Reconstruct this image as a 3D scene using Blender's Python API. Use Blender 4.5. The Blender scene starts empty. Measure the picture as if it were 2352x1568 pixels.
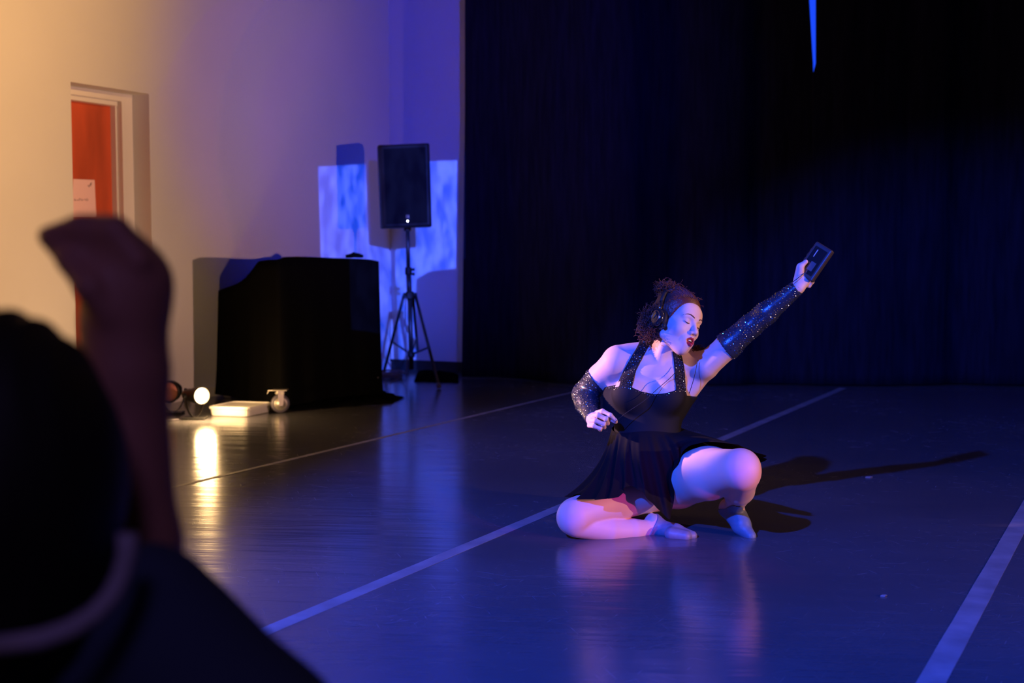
import bpy, math, random
import numpy as np
from mathutils import Vector, Matrix

random.seed(7); RNG = np.random.default_rng(7)
S = bpy.context.scene
COL = S.collection

# ------------------------------------------------------------------ camera geometry
F_PX = 3050.0; HY = 573.0; CAM = np.array([0.0, 0.0, 1.07]); PITCH = math.atan((784 - HY) / F_PX)
def ray(px, py):
    x = (px - 1176) / F_PX; z = -(py - 784) / F_PX
    c, s = math.cos(PITCH), math.sin(PITCH)
    return np.array([x, c + s * z, -s + c * z])
def P(px, py, Y):                       # point of the place seen at px,py and Y metres in front of the camera
    d = ray(px, py); return CAM + d * (Y / d[1])
def fl(px, py, z=0.0):
    d = ray(px, py); return CAM + d * ((z - CAM[2]) / d[2])

cam = bpy.data.cameras.new('camera'); co = bpy.data.objects.new('camera', cam); COL.objects.link(co)
co.location = CAM; co.rotation_euler = (math.pi / 2 - PITCH, 0, 0)
cam.sensor_width = 36; cam.lens = 36 * F_PX / 2352
cam.dof.use_dof = True; cam.dof.focus_distance = 4.95; cam.dof.aperture_fstop = 2.8
cam.clip_start = 0.05
S.camera = co

w = bpy.data.worlds.new('world'); S.world = w; w.use_nodes = True
w.node_tree.nodes['Background'].inputs[0].default_value = (0.25, 0.2, 0.5, 1)
w.node_tree.nodes['Background'].inputs[1].default_value = 0.004
S.view_settings.view_transform = 'Standard'; S.view_settings.look = 'None'
S.view_settings.gamma = 1; S.view_settings.use_curve_mapping = False
S.view_settings.exposure = 0.0

# left wall frame: s along the wall (away from the camera), q = distance out of the wall into the room
dv = ray(2691, HY); DW = np.array([dv[0], dv[1]]); DW /= np.linalg.norm(DW)
EW = np.array([DW[1], -DW[0]])
corner = fl(898, 847)[:2]
PW = float(corner @ EW); SC = float(corner @ DW)
def wl(s, q, z): 
    v = DW * s + EW * (PW + q); return np.array([v[0], v[1], z])
def wallpx(px, py, q=0.0):              # s, z on the left wall plane moved q into the room
    d = ray(px, py); t = (PW + q - CAM[:2] @ EW) / (d[:2] @ EW); p = CAM + d * t
    return float(p[:2] @ DW), float(p[2])
def backpt(px, py, off=0.0):            # point of the back wall (square to the left wall) seen at px,py
    d = ray(px, py); t = (SC - off - CAM[:2] @ DW) / (d[:2] @ DW); return CAM + d * t
YB = 11.55

# ------------------------------------------------------------------ lights
def spot(name, loc, target, watts, col, deg, blend=0.3, rad=0.08):
    l = bpy.data.lights.new(name, 'SPOT'); l.energy = watts; l.color = col
    l.spot_size = math.radians(deg); l.spot_blend = blend; l.shadow_soft_size = rad
    o = bpy.data.objects.new(name, l); COL.objects.link(o); o.location = loc
    v = Vector(target) - Vector(loc); o.rotation_euler = v.to_track_quat('-Z', 'Y').to_euler()
    return o
BLUE = (0.035, 0.11, 1.0)
spot('blue_wash_light', (-2.35, -0.6, 3.85), (1.5, 5.5, 0.15), 5400, (0.012, 0.078, 1.0), 40, 0.4, 0.06)
spot('blue_wall_light', (0.9, 0.3, 2.6), (-0.55, 11.6, 2.35), 2350, (0.010, 0.028, 1.0), 29.5, 1.0, 0.05)
spot('warm_side_light', (5.6, 5.6, 3.5), (-4.7, 5.0, 3.6), 4000, (1.0, 0.53, 0.15), 64, 1.0, 0.06)
spot('warm_low_light', (6.8, 1.0, 1.12), (-3.4, 8.2, 2.3), 1750, (1.0, 0.53, 0.40), 46, 1.0, 0.05)
spot('pink_side_light', (-2.9, 5.3, 1.35), (0.20, 5.0, 0.60), 1150, (1.0, 0.50, 0.62), 8.5, 0.5, 0.04)
spot('pink_front_light', (3.2, 1.0, 1.3), (0.40, 4.9, 0.08), 420, (0.95, 0.09, 0.62), 8.5, 0.7, 0.05)
spot('audience_fill_light', (-0.1, -1.2, 2.7), (-0.35, 1.3, 0.7), 34, (0.45, 0.30, 1.0), 45, 1.0, 0.3)  # added fill that brightens the dark foreground person, not a known fixture

# video projector: a spot light whose picture (rectangle, mottled streaks) is thrown on the corner
PJ = np.array([1.15, 0.6, 2.62])
def projector():
    o = spot('projector_light', PJ, (-0.9, 11.7, 1.1), 10500, (1, 1, 1), 26, 0.0, 0.006)
    bpy.context.view_layer.update()
    M = np.array(o.matrix_world.inverted())
    def uv(p):
        q = M @ np.append(p, 1.0); return q[0] / q[2], q[1] / q[2]
    s, z = wallpx(729, 381); a = uv(wl(s, 0, z)); s, z = wallpx(745, 900); b = uv(wl(s, 0, z))
    c = uv(backpt(898, 371)); d = uv(backpt(1066, 366)); e = uv(backpt(890, 870)); g = uv(backpt(1062, 850))
    print('projector uv', a, b, c, d, e, g)
    l = o.data; l.use_nodes = True; nt = l.node_tree; N = nt.nodes; L = nt.links
    em = N['Emission']; tc = N.new('ShaderNodeTexCoord'); sp = N.new('ShaderNodeSeparateXYZ')
    L.new(tc.outputs['Normal'], sp.inputs[0])
    def m(op, x, y=None, clamp=False):
        n = N.new('ShaderNodeMath'); n.operation = op; n.use_clamp = clamp
        for i, v in enumerate((x, y)):
            if v is None: continue
            if isinstance(v, (int, float)): n.inputs[i].default_value = v
            else: L.new(v, n.inputs[i])
        return n.outputs[0]
    u = m('DIVIDE', sp.outputs[0], sp.outputs[2]); v = m('DIVIDE', sp.outputs[1], sp.outputs[2])
    def half(p1, p2, inside):                  # 1 on the side of the line p1-p2 where 'inside' lies
        nx, ny = -(p2[1] - p1[1]), p2[0] - p1[0]; ln = math.hypot(nx, ny); nx /= ln; ny /= ln
        k = nx * p1[0] + ny * p1[1]
        if nx * inside[0] + ny * inside[1] - k < 0: nx, ny, k = -nx, -ny, -k
        t = m('SUBTRACT', m('ADD', m('MULTIPLY', u, nx), m('MULTIPLY', v, ny)), k)
        return m('MULTIPLY', t, 900.0, True)
    cen = uv(backpt(930, 600))
    h1, h2 = half(a, c, cen), half(c, d, cen)
    sd = lambda p, q, r: (q[0] - p[0]) * (r[1] - p[1]) - (q[1] - p[1]) * (r[0] - p[0])
    convex = sd(a, c, d) * sd(a, c, cen) > 0
    top = m('MULTIPLY', h1, h2) if convex else m('MAXIMUM', h1, h2)
    msk = m('MULTIPLY', half(a, b, cen), top)
    msk = m('MULTIPLY', msk, half(e, g, cen))
    # cast shadow of something unseen at the lower right, masked into the picture
    s1, s2, s3 = uv(backpt(955, 640)), uv(backpt(985, 622)), uv(backpt(1066, 612))
    low = uv(backpt(1040, 780)); dk = m('MULTIPLY', half(s1, s2, low), half(s2, s3, low))
    dk = m('MULTIPLY', dk, half(uv(backpt(954, 640)), uv(backpt(954, 860)), low))
    msk = m('MULTIPLY', msk, m('SUBTRACT', 1.0, m('MULTIPLY', dk, 0.97)))
    far = uv(P(1071, 380, 11.0)); msk = m('MULTIPLY', msk, half(far, uv(P(1071, 620, 11.0)), cen))
    cb = N.new('ShaderNodeCombineXYZ'); L.new(m('MULTIPLY', u, 110.0), cb.inputs[0]); L.new(m('MULTIPLY', v, 42.0), cb.inputs[1])
    no = N.new('ShaderNodeTexNoise'); no.inputs['Scale'].default_value = 1.0; no.inputs['Detail'].default_value = 5
    L.new(cb.outputs[0], no.inputs['Vector'])
    cr = N.new('ShaderNodeValToRGB'); r = cr.color_ramp
    r.elements[0].position = 0.40; r.elements[0].color = (0.001, 0.045, 0.62, 1)
    r.elements[1].position = 0.60; r.elements[1].color = (0.07, 0.14, 1.1, 1)
    L.new(no.outputs[0], cr.inputs[0]); L.new(cr.outputs[0], em.inputs[0]); L.new(msk, em.inputs[1])
projector()

# ------------------------------------------------------------------ materials
def mat(name, base, rough=0.6, metal=0.0, spec=0.5, noise=None, bump=None, emis=None, estr=0, trans=0, alpha=1, sss=0, sheen=0):
    m = bpy.data.materials.new(name); m.use_nodes = True; nt = m.node_tree; N = nt.nodes; L = nt.links
    b = N['Principled BSDF']; b.inputs['Base Color'].default_value = (*base, 1)
    b.inputs['Roughness'].default_value = rough; b.inputs['Metallic'].default_value = metal
    b.inputs['Specular IOR Level'].default_value = spec
    b.inputs['Transmission Weight'].default_value = trans; b.inputs['Alpha'].default_value = alpha
    b.inputs['Sheen Weight'].default_value = sheen
    if sss: b.inputs['Subsurface Weight'].default_value = sss; b.inputs['Subsurface Radius'].default_value = (0.02, 0.008, 0.004); b.inputs['Subsurface Scale'].default_value = 0.5
    if emis: b.inputs['Emission Color'].default_value = (*emis, 1); b.inputs['Emission Strength'].default_value = estr
    tc = N.new('ShaderNodeTexCoord')
    if noise:                                   # (scale vector, amount)
        mp = N.new('ShaderNodeMapping'); mp.inputs['Scale'].default_value = noise[0]; L.new(tc.outputs['Object'], mp.inputs[0])
        no = N.new('ShaderNodeTexNoise'); no.inputs['Scale'].default_value = 1; no.inputs['Detail'].default_value = 6; L.new(mp.outputs[0], no.inputs[0])
        cr = N.new('ShaderNodeValToRGB'); a = noise[1]
        cr.color_ramp.elements[0].position = 0.3; cr.color_ramp.elements[1].position = 0.7
        cr.color_ramp.elements[0].color = (*[c * (1 - a) for c in base], 1); cr.color_ramp.elements[1].color = (*[min(1, c * (1 + a)) for c in base], 1)
        L.new(no.outputs[0], cr.inputs[0]); L.new(cr.outputs[0], b.inputs['Base Color'])
    if bump:                                    # (scale vector, strength, distance)
        mp = N.new('ShaderNodeMapping'); mp.inputs['Scale'].default_value = bump[0]; L.new(tc.outputs['Object'], mp.inputs[0])
        no = N.new('ShaderNodeTexNoise'); no.inputs['Scale'].default_value = 1; no.inputs['Detail'].default_value = 4; L.new(mp.outputs[0], no.inputs[0])
        bp = N.new('ShaderNodeBump'); bp.inputs['Strength'].default_value = bump[1]; bp.inputs['Distance'].default_value = bump[2]
        L.new(no.outputs[0], bp.inputs['Height']); L.new(bp.outputs[0], b.inputs['Normal'])
    return m

M = {}
M['wall'] = mat('wall_paint', (0.72, 0.70, 0.66), 0.75, spec=0.25, noise=((2, 2, 2), 0.02), bump=((60, 60, 60), 0.15, 0.002))
M['dark_wall'] = mat('dark_wall', (0.02, 0.02, 0.025), 0.9)
M['trim'] = mat('trim_paint', (0.80, 0.76, 0.70), 0.4)
M['door'] = mat('door_wood', (0.55, 0.085, 0.03), 0.45, noise=((6, 6, 1.2), 0.25))
M['paper'] = mat('paper', (0.95, 0.62, 0.60), 0.8)
M['ink'] = mat('ink', (0.08, 0.04, 0.05), 0.8)
M['curtain'] = mat('black_velour', (0.012, 0.012, 0.022), 1.0, spec=0.0, noise=((30, 30, 3), 0.3))
M['cloth'] = mat('black_cloth', (0.004, 0.004, 0.004), 1.0, spec=0.0)
M['plastic'] = mat('black_plastic', (0.010, 0.010, 0.011), 0.6, spec=0.3)
M['grille'] = mat('speaker_grille', (0.006, 0.006, 0.007), 0.7, spec=0.08, bump=((400, 400, 400), 0.6, 0.002))
M['blackmetal'] = mat('black_metal', (0.02, 0.02, 0.022), 0.4, 0.3)
M['badge'] = mat('badge', (0.12, 0.12, 0.13), 0.35, 0.6)
M['led'] = mat('led', (1, 1, 1), 0.5, emis=(0.9, 0.95, 1), estr=12)
M['lens'] = mat('lamp_lens', (1, 1, 1), 0.5, emis=(1.0, 0.66, 0.27), estr=55)
M['deadlens'] = mat('pink_filter', (0.75, 0.28, 0.20), 0.5, emis=(1.0, 0.3, 0.2), estr=0.0)
M['steel'] = mat('zinc_steel', (0.72, 0.66, 0.58), 0.35, 0.85)
M['rubber'] = mat('grey_rubber', (0.10, 0.09, 0.12), 0.45)
M['clear'] = mat('clear_plastic', (0.9, 0.88, 0.84), 0.3, alpha=0.7, spec=0.6)
M['tape'] = mat('floor_tape', (0.22, 0.22, 0.24), 0.6, noise=((8, 8, 8), 0.25))
M['skin'] = mat('skin', (0.66, 0.46, 0.40), 0.5, spec=0.22, sss=0.12)
M['lip'] = mat('lip_colour', (0.35, 0.02, 0.035), 0.3)
M['mouth'] = mat('mouth_inside', (0.03, 0.006, 0.01), 0.6)
M['teeth'] = mat('teeth', (0.85, 0.82, 0.78), 0.3)
M['hair'] = mat('dark_hair', (0.085, 0.018, 0.015), 0.5, spec=0.5)
M['dress'] = mat('black_dress', (0.006, 0.006, 0.009), 0.75, spec=0.25)
M['skirt'] = mat('black_chiffon', (0.004, 0.004, 0.006), 0.85, spec=0.15)
M['sleeve'] = mat('sequin_net', (0.02, 0.025, 0.04), 0.32)
M['sequin'] = mat('sequins', (0.5, 0.52, 0.6), 0.22, 1.0)
M['shoe'] = mat('grey_shoe', (0.17, 0.19, 0.23), 0.5, noise=((30, 30, 30), 0.12), bump=((60, 60, 60), 0.3, 0.003))
M['gadget'] = mat('dark_gadget', (0.035, 0.027, 0.03), 0.45, spec=0.4)
M['gloss'] = mat('gloss_black', (0.015, 0.015, 0.018), 0.12, spec=0.7)
M['copper'] = mat('bronze_trim', (0.35, 0.22, 0.15), 0.3, 0.9)
M['skin2'] = mat('audience_skin', (0.50, 0.22, 0.16), 0.5, spec=0.3)  # even reddish skin colour of the foreground person
M['hair2'] = mat('black_hair', (0.012, 0.009, 0.009), 0.6, spec=0.3)
M['shirt'] = mat('navy_shirt', (0.05, 0.065, 0.12), 0.9, spec=0.1)
M['collar'] = mat('pale_collar', (0.40, 0.34, 0.42), 0.9)

def floor_mat():
    m = bpy.data.materials.new('stage_floor'); m.use_nodes = True; nt = m.node_tree; N = nt.nodes; L = nt.links
    b = N['Principled BSDF']; tc = N.new('ShaderNodeTexCoord')
    def tex(scale, rot, detail, kind='Noise'):
        m0 = N.new('ShaderNodeMapping'); m0.inputs['Rotation'].default_value = (0, 0, rot); L.new(tc.outputs['Object'], m0.inputs[0])
        mp = N.new('ShaderNodeMapping'); mp.inputs['Scale'].default_value = scale; L.new(m0.outputs[0], mp.inputs[0]); n = N.new('ShaderNodeTexNoise'); n.inputs['Scale'].default_value = 1; n.inputs['Detail'].default_value = detail
        L.new(mp.outputs[0], n.inputs[0]); return n.outputs[0]
    def ramp(x, p0, c0, p1, c1):
        r = N.new('ShaderNodeValToRGB'); r.color_ramp.elements[0].position = p0; r.color_ramp.elements[1].position = p1
        r.color_ramp.elements[0].color = (c0, c0, c0, 1); r.color_ramp.elements[1].color = (c1, c1, c1, 1); L.new(x, r.inputs[0]); return r.outputs[0]
    def mth(op, x, y):
        n = N.new('ShaderNodeMath'); n.operation = op
        for i, v in enumerate((x, y)):
            if isinstance(v, (int, float)): n.inputs[i].default_value = v
            else: L.new(v, n.inputs[i])
        return n.outputs[0]
    # worn scratches in several directions
    sc = None
    for ang, sx, sy in ((0.6, 5, 190), (-0.5, 7, 230), (1.3, 5, 200), (-1.1, 8, 240), (0.1, 4, 170)):
        t = ramp(tex((sx, sy, 1), ang, 2), 0.68, 0.0, 0.76, 1.0); sc = t if sc is None else mth('MAXIMUM', sc, t)
    patch = ramp(tex((0.9, 0.9, 1), 0, 5), 0.35, 0.15, 0.7, 1.0)
    sc = mth('MULTIPLY', sc, patch)
    basev = mth('ADD', mth('MULTIPLY', patch, 0.03), 0.075); basev = mth('ADD', basev, mth('MULTIPLY', sc, 0.09))
    cb = N.new('ShaderNodeCombineColor'); L.new(basev, cb.inputs[0]); L.new(basev, cb.inputs[1]); L.new(mth('MULTIPLY', basev, 1.12), cb.inputs[2])
    L.new(cb.outputs[0], b.inputs['Base Color'])
    L.new(mth('ADD', mth('MULTIPLY', sc, 0.18), mth('ADD', 0.17, mth('MULTIPLY', patch, 0.05))), b.inputs['Roughness'])
    b.inputs['Specular IOR Level'].default_value = 0.5
    h = mth('ADD', mth('MULTIPLY', tex((1.2, 9, 1), 0.12, 3), 1.0), mth('MULTIPLY', tex((5, 40, 1), -0.1, 2), 0.12))
    bp = N.new('ShaderNodeBump'); bp.inputs['Strength'].default_value = 0.35; bp.inputs['Distance'].default_value = 0.008
    L.new(h, bp.inputs['Height']); L.new(bp.outputs[0], b.inputs['Normal'])
    return m
M['floor'] = floor_mat()

# ------------------------------------------------------------------ mesh helpers
def link(o, parent=None):
    COL.objects.link(o)
    if parent is not None: o.parent = parent; o.matrix_parent_inverse = Matrix.Translation(parent.location).inverted() if parent.type == 'EMPTY' else Matrix.Identity(4)
    return o
def obj(name, V, F, m, parent=None, smooth=False, mats=None, mi=None):
    me = bpy.data.meshes.new(name); V = np.asarray(V, float)
    if isinstance(F, np.ndarray):
        k = F.shape[1]; me.vertices.add(len(V)); me.vertices.foreach_set('co', V.astype(np.float32).ravel())
        me.loops.add(F.size); me.loops.foreach_set('vertex_index', F.astype(np.int32).ravel())
        me.polygons.add(len(F)); me.polygons.foreach_set('loop_start', np.arange(0, F.size, k, dtype=np.int32))
        me.update(calc_edges=True)
    else:
        me.from_pydata([tuple(v) for v in V], [], F); me.update()
    for x in (mats or [m]): me.materials.append(M[x] if isinstance(x, str) else x)
    if mi is not None: me.polygons.foreach_set('material_index', np.asarray(mi, dtype=np.int32))
    if smooth: me.polygons.foreach_set('use_smooth', np.ones(len(me.polygons), dtype=bool))
    me.update()
    return link(bpy.data.objects.new(name, me), parent)
def tag(o, label=None, cat=None, group=None, kind=None):
    if label: o['label'] = label
    if cat: o['category'] = cat
    if group: o['group'] = group
    if kind: o['kind'] = kind
    return o
def thing(name, loc, label, cat, group=None):
    o = bpy.data.objects.new(name, None); COL.objects.link(o); o.location = loc; o.empty_display_size = 0.1
    return tag(o, label, cat, group)
class MB:
    def __init__(s): s.V = []; s.F = []
    def add(s, V, F):
        n = len(s.V); s.V += [np.asarray(v, float) for v in V]; s.F += [tuple(i + n for i in f) for f in F]; return s
    def box(s, c, size, R=None):
        R = np.eye(3) if R is None else np.asarray(R); c = np.asarray(c, float)
        V = [c + R @ (np.array([x, y, z]) * np.asarray(size) / 2) for x in (-1, 1) for y in (-1, 1) for z in (-1, 1)]
        return s.add(V, [(0, 1, 3, 2), (4, 6, 7, 5), (0, 4, 5, 1), (2, 3, 7, 6), (0, 2, 6, 4), (1, 5, 7, 3)])
    def prism(s, pts, off):                     # polygon of 3-D points extruded by vector off
        n = len(pts); V = [np.asarray(p, float) for p in pts] + [np.asarray(p, float) + off for p in pts]
        F = [tuple(range(n))[::-1], tuple(range(n, 2 * n))] + [(i, (i + 1) % n, n + (i + 1) % n, n + i) for i in range(n)]
        return s.add(V, F)
    def tube(s, pts, r, n=10, caps=True, closed=False):
        pts = [np.asarray(p, float) for p in pts]; m = len(pts); rr = r if hasattr(r, '__len__') else [r] * m
        up = np.array([0, 0, 1.0]); V = []; prev = None
        for i in range(m):
            a, b = (pts[(i - 1) % m], pts[(i + 1) % m]) if closed else (pts[max(i - 1, 0)], pts[min(i + 1, m - 1)])
            t = b - a; t /= np.linalg.norm(t) + 1e-12
            if prev is None:
                u = np.cross(t, up) if abs(t[2]) < 0.95 else np.cross(t, [1, 0, 0])
            else: u = prev - t * (prev @ t)
            u /= np.linalg.norm(u) + 1e-12; prev = u; v = np.cross(t, u)
            V += [pts[i] + rr[i] * (math.cos(2 * math.pi * k / n) * u + math.sin(2 * math.pi * k / n) * v) for k in range(n)]
        F = [(i * n + k, i * n + (k + 1) % n, ((i + 1) % m) * n + (k + 1) % n, ((i + 1) % m) * n + k) for i in range(m if closed else m - 1) for k in range(n)]
        if caps and not closed: F += [tuple(range(n))[::-1], tuple(range((m - 1) * n, m * n))]
        return s.add(V, F)
    def lathe(s, c, axis, prof, n=28, sx=1.0, xdir=None):   # prof: (radius, height along axis)
        axis = np.asarray(axis, float); axis /= np.linalg.norm(axis); c = np.asarray(c, float)
        x = np.cross(axis, [0, 0, 1.0]) if xdir is None else np.asarray(xdir, float)
        if np.linalg.norm(x) < 1e-3: x = np.array([1.0, 0, 0])
        x = x - axis * (x @ axis); x /= np.linalg.norm(x); y = np.cross(axis, x); V = []
        for r, h in prof: V += [c + axis * h + r * (sx * math.cos(2 * math.pi * k / n) * x + math.sin(2 * math.pi * k / n) * y) for k in range(n)]
        m = len(prof)
        F = [(i * n + k, i * n + (k + 1) % n, (i + 1) * n + (k + 1) % n, (i + 1) * n + k) for i in range(m - 1) for k in range(n)]
        F += [tuple(range(n))[::-1], tuple(range((m - 1) * n, m * n))]
        return s.add(V, F)
    def build(s, name, m, parent=None, smooth=False, bevel=0, seg=2):
        o = obj(name, s.V, s.F, m, parent, smooth)
        if bevel:
            b = o.modifiers.new('bevel', 'BEVEL'); b.width = bevel; b.segments = seg; b.limit_method = 'ANGLE'
        return o
def struct(o): o['kind'] = 'structure'; return o

# ------------------------------------------------------------------ room
struct(MB().box((1, 5.5, -0.1), (16, 19, 0.2)).build('floor', 'floor'))
struct(MB().box((1, 5.5, 4.3), (16, 19, 0.2)).build('ceiling', 'dark_wall'))
# left wall with the door opening
sa, zt = wallpx(162, 190); sb, _ = wallpx(342, 215); zt = 2.125
TH = 0.30
def wbox(mb, s0, s1, z0, z1, q0=-TH, q1=0.0):
    pts = [wl(s0, q0, z0), wl(s1, q0, z0), wl(s1, q1, z0), wl(s0, q1, z0)]; return mb.prism(pts, np.array([0, 0, z1 - z0]))
mb = MB(); wbox(mb, -3.0, sa, 0, 4.2); wbox(mb, sb, SC, 0, 4.2); wbox(mb, sa, sb, zt, 4.2); struct(mb.build('wall_left', 'wall'))
JOG = 1.55; jc = corner + EW * JOG
mb = MB(); mb.prism([np.array([*v, 0]) for v in (corner, jc, jc + DW * .2, corner + DW * .2)], np.array([0, 0, 4.2])); struct(mb.build('wall_back', 'wall'))
mb = MB(); mb.box(((jc[0] + 8) / 2, jc[1] + 0.1, 2.1), (8 - jc[0], 0.2, 4.2)); struct(mb.build('wall_rear', 'wall')); YB = float(jc[1])
struct(MB().box((7.6, 5.5, 2.1), (0.2, 12.0, 4.2)).build('wall_right', 'dark_wall'))
struct(MB().prism([np.array([*v, 0]) for v in (corner - DW * .015, jc - DW * .015, jc, corner)], np.array([0, 0, .09])).build('baseboard_back', 'blackmetal'))
mb = MB(); wbox(mb, sb, SC, 0, 0.07, 0.0, 0.012); struct(mb.build('baseboard_left', 'trim'))
# door frame, stepped
s1, _ = wallpx(301, 400, -0.145); s2, _ = wallpx(283, 400, -0.145); s3, _ = wallpx(272, 400, -0.19); s4, _ = wallpx(268, 400, -0.19)
mb = MB()
wbox(mb, s2, sb, 0, zt, -0.28, -0.145); wbox(mb, s4, s2, 0, zt - 0.055, -0.28, -0.19)
wbox(mb, sa, s2, zt - 0.055, zt, -0.28, -0.145); wbox(mb, sa, s4, zt - 0.085, zt - 0.055, -0.28, -0.17)
struct(mb.build('trim_1', 'trim', bevel=0.003))
mb = MB(); wbox(mb, sa - 0.1, s4 + 0.02, 0.005, zt - 0.06, -0.285, -0.235); dr = struct(mb.build('door_1', 'door', bevel=0.002))
# paper on the door
pa = wallpx(168, 411, -0.2345); pb = wallpx(217, 413, -0.2345); pc = wallpx(221, 500, -0.2345); pd = wallpx(166, 500, -0.2345)
note = MB().prism([wl(a, -0.2345, z) for a, z in (pa, pb, pc, pd)], np.append(EW * 0.0012, 0)).build('paper_note', 'paper')
tag(note, 'pink sheet of paper taped to the red door', 'paper')
mb = MB()
def stroke(pts): mb.tube([wl(*(lambda a: (a[0], -0.2328, a[1]))(wallpx(x, y, -0.2328))) for x, y in pts], 0.0016, 5)
for st in ([(201, 427), (203, 425), (205, 430)], [(204, 429), (209, 420), (211, 419)], [(208, 424), (211, 422)], [(208, 424), (209, 428)]): stroke(st)
mb.build('sketch_mark', 'ink', note)
mb = MB()
for st in (
           [(171, 456), (171, 461), (173, 458), (175, 461)], [(177, 458), (179, 461), (181, 457)], [(183, 461), (183, 455), (186, 459)], [(188, 456), (188, 461), (191, 458)],
           [(193, 459), (196, 457), (198, 461)], [(200, 455), (200, 461), (203, 458)]): stroke(st)
mb.build('handwriting', 'ink', note)

# ------------------------------------------------------------------ stage tape lines
def tape(name, x0, y0, x1, y1, wdt, label, s_ext=(0, 0)):
    a = fl(x0, y0)[:2]; b = fl(x1, y1)[:2]; p = float((a @ EW + b @ EW) / 2); s0, s1 = float(a @ DW) - s_ext[0], float(b @ DW) + s_ext[1]
    V = []
    for s in np.linspace(s0, s1, 60):
        for sg in (-1, 1):
            v = DW * s + EW * (p + sg * wdt / 2 + random.uniform(-.0008, .0008)); V.append((v[0], v[1], 0.0009))
    n = len(V); F = [(2 * i, 2 * i + 1, 2 * i + 3, 2 * i + 2) for i in range(59)]
    V += [(a, b, 0.0001) for a, b, _ in V]; F += [tuple(i + n for i in f)[::-1] for f in F]
    F += [(2 * i, 2 * i + 2, n + 2 * i + 2, n + 2 * i) for i in range(59)] + [(2 * i + 3, 2 * i + 1, n + 2 * i + 1, n + 2 * i + 3) for i in range(59)]
    o = obj(name, V, F, 'tape'); return tag(o, label, 'tape', 'tape lines on the stage floor')
tape('floor_tape', 400, 1117, 1320, 900, 0.028, 'thin seam tape line nearest the left wall, crossing in front of the lamp', (2, 0))
tape('floor_tape', 610, 1445, 1940, 891, 0.058, 'long grey tape line passing behind the kneeling dancer', (0.6, 0))
tape('floor_tape', 2140, 1568, 2352, 1182, 0.068, 'wide grey tape line at the lower right corner of the stage', (0.8, 5.2))

# ------------------------------------------------------------------ curtains
def back(x):
    t = min(1, max(0, (0.75 - x) / 1.1)); return 0.62 * t * t * (3 - 2 * t)
def curtain(name, edge0, edge1, y0, label, seed, zt=4.0):
    r = np.random.default_rng(seed); nz = 40; nx = 420; V = []
    ph = r.uniform(0, 6.28, 6); fr = np.array([6.3, 11.7, 19.1, 2.9, 31, 8.4]) * r.uniform(.8, 1.2, 6); am = np.array([.035, .022, .010, .03, .004, .02])
    for j in range(nz + 1):
        z = 0.012 + (zt - 0.012) * j / nz
        xa, xb = edge0(z), edge1(z)
        for i in range(nx + 1):
            t = i / nx; x = xa + (xb - xa) * t
            y = y0 + sum(a * math.sin(f * x + p + 0.12 * z * (k - 2)) for k, (a, f, p) in enumerate(zip(am, fr, ph))) * (1 - 0.25 * z / zt) * min(1, 10 * t + .25) + back(x)
            V.append((x + 0.008 * math.sin(5 * z + 3 * t) * min(1, 20 * t, 20 * (1 - t)), y, z))
    F = np.array([(j * (nx + 1) + i, j * (nx + 1) + i + 1, (j + 1) * (nx + 1) + i + 1, (j + 1) * (nx + 1) + i) for j in range(nz) for i in range(nx)])
    o = obj(name, V, F, 'curtain', smooth=True); sd = o.modifiers.new('s', 'SOLIDIFY'); sd.thickness = 0.008; sd.offset = 0
    return tag(o, label, 'curtain', 'black stage curtains')
YC = 10.42
def xz(px, z, Y=YC):        # x of the column px at height z on plane Y
    lo, hi = -600, 1500
    for _ in range(40):
        mid = (lo + hi) / 2
        if P(px, mid, Y)[2] > z: lo = mid
        else: hi = mid
    return P(px, lo, Y)[0]
eL0 = lambda z: xz(1068 - 7 * max(0, 1 - z / 2.2), z, YC + .62)
zg = P(1868, 158, YC)[2]; ztop = P(1866, 0, YC)[2]
eL1 = lambda z: xz(1868 - 9.5 * max(0, (z - zg)) / (ztop - zg), z) 
eR0 = lambda z: max(xz(1872, z), eL1(z)) if z > zg else eL1(z) - .014
cl = curtain('stage_curtain', eL0, eL1, YC, 'wide black velour curtain left of the narrow blue gap', 3)
cr_ = curtain('stage_curtain', eR0, lambda z: 7.4, YC - 0.03, 'black velour curtain right of the narrow blue gap', 5)
# glowing blue panel added behind the curtain gap to make the slit bright
wn = struct(MB().box((xz(1866, 3.2, YB) , YB - 0.03, 3.0), (0.5, 0.05, 1.6)).build('gap_glow_1', mat('gap_glow_blue', (0.02, 0.05, 0.2), 0.2, emis=(0.012, 0.07, 1.0), estr=1.0)))
fr = MB(); cx = xz(1866, 3.2, YB)
for dx in (-.27, .27): fr.box((cx + dx, YB - 0.035, 3.0), (0.05, 0.07, 1.7))
for dz in (-.82, .82): fr.box((cx, YB - 0.035, 3.0 + dz), (0.5, 0.07, 0.05))
fr.build('gap_glow_frame', 'trim', wn)

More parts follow.
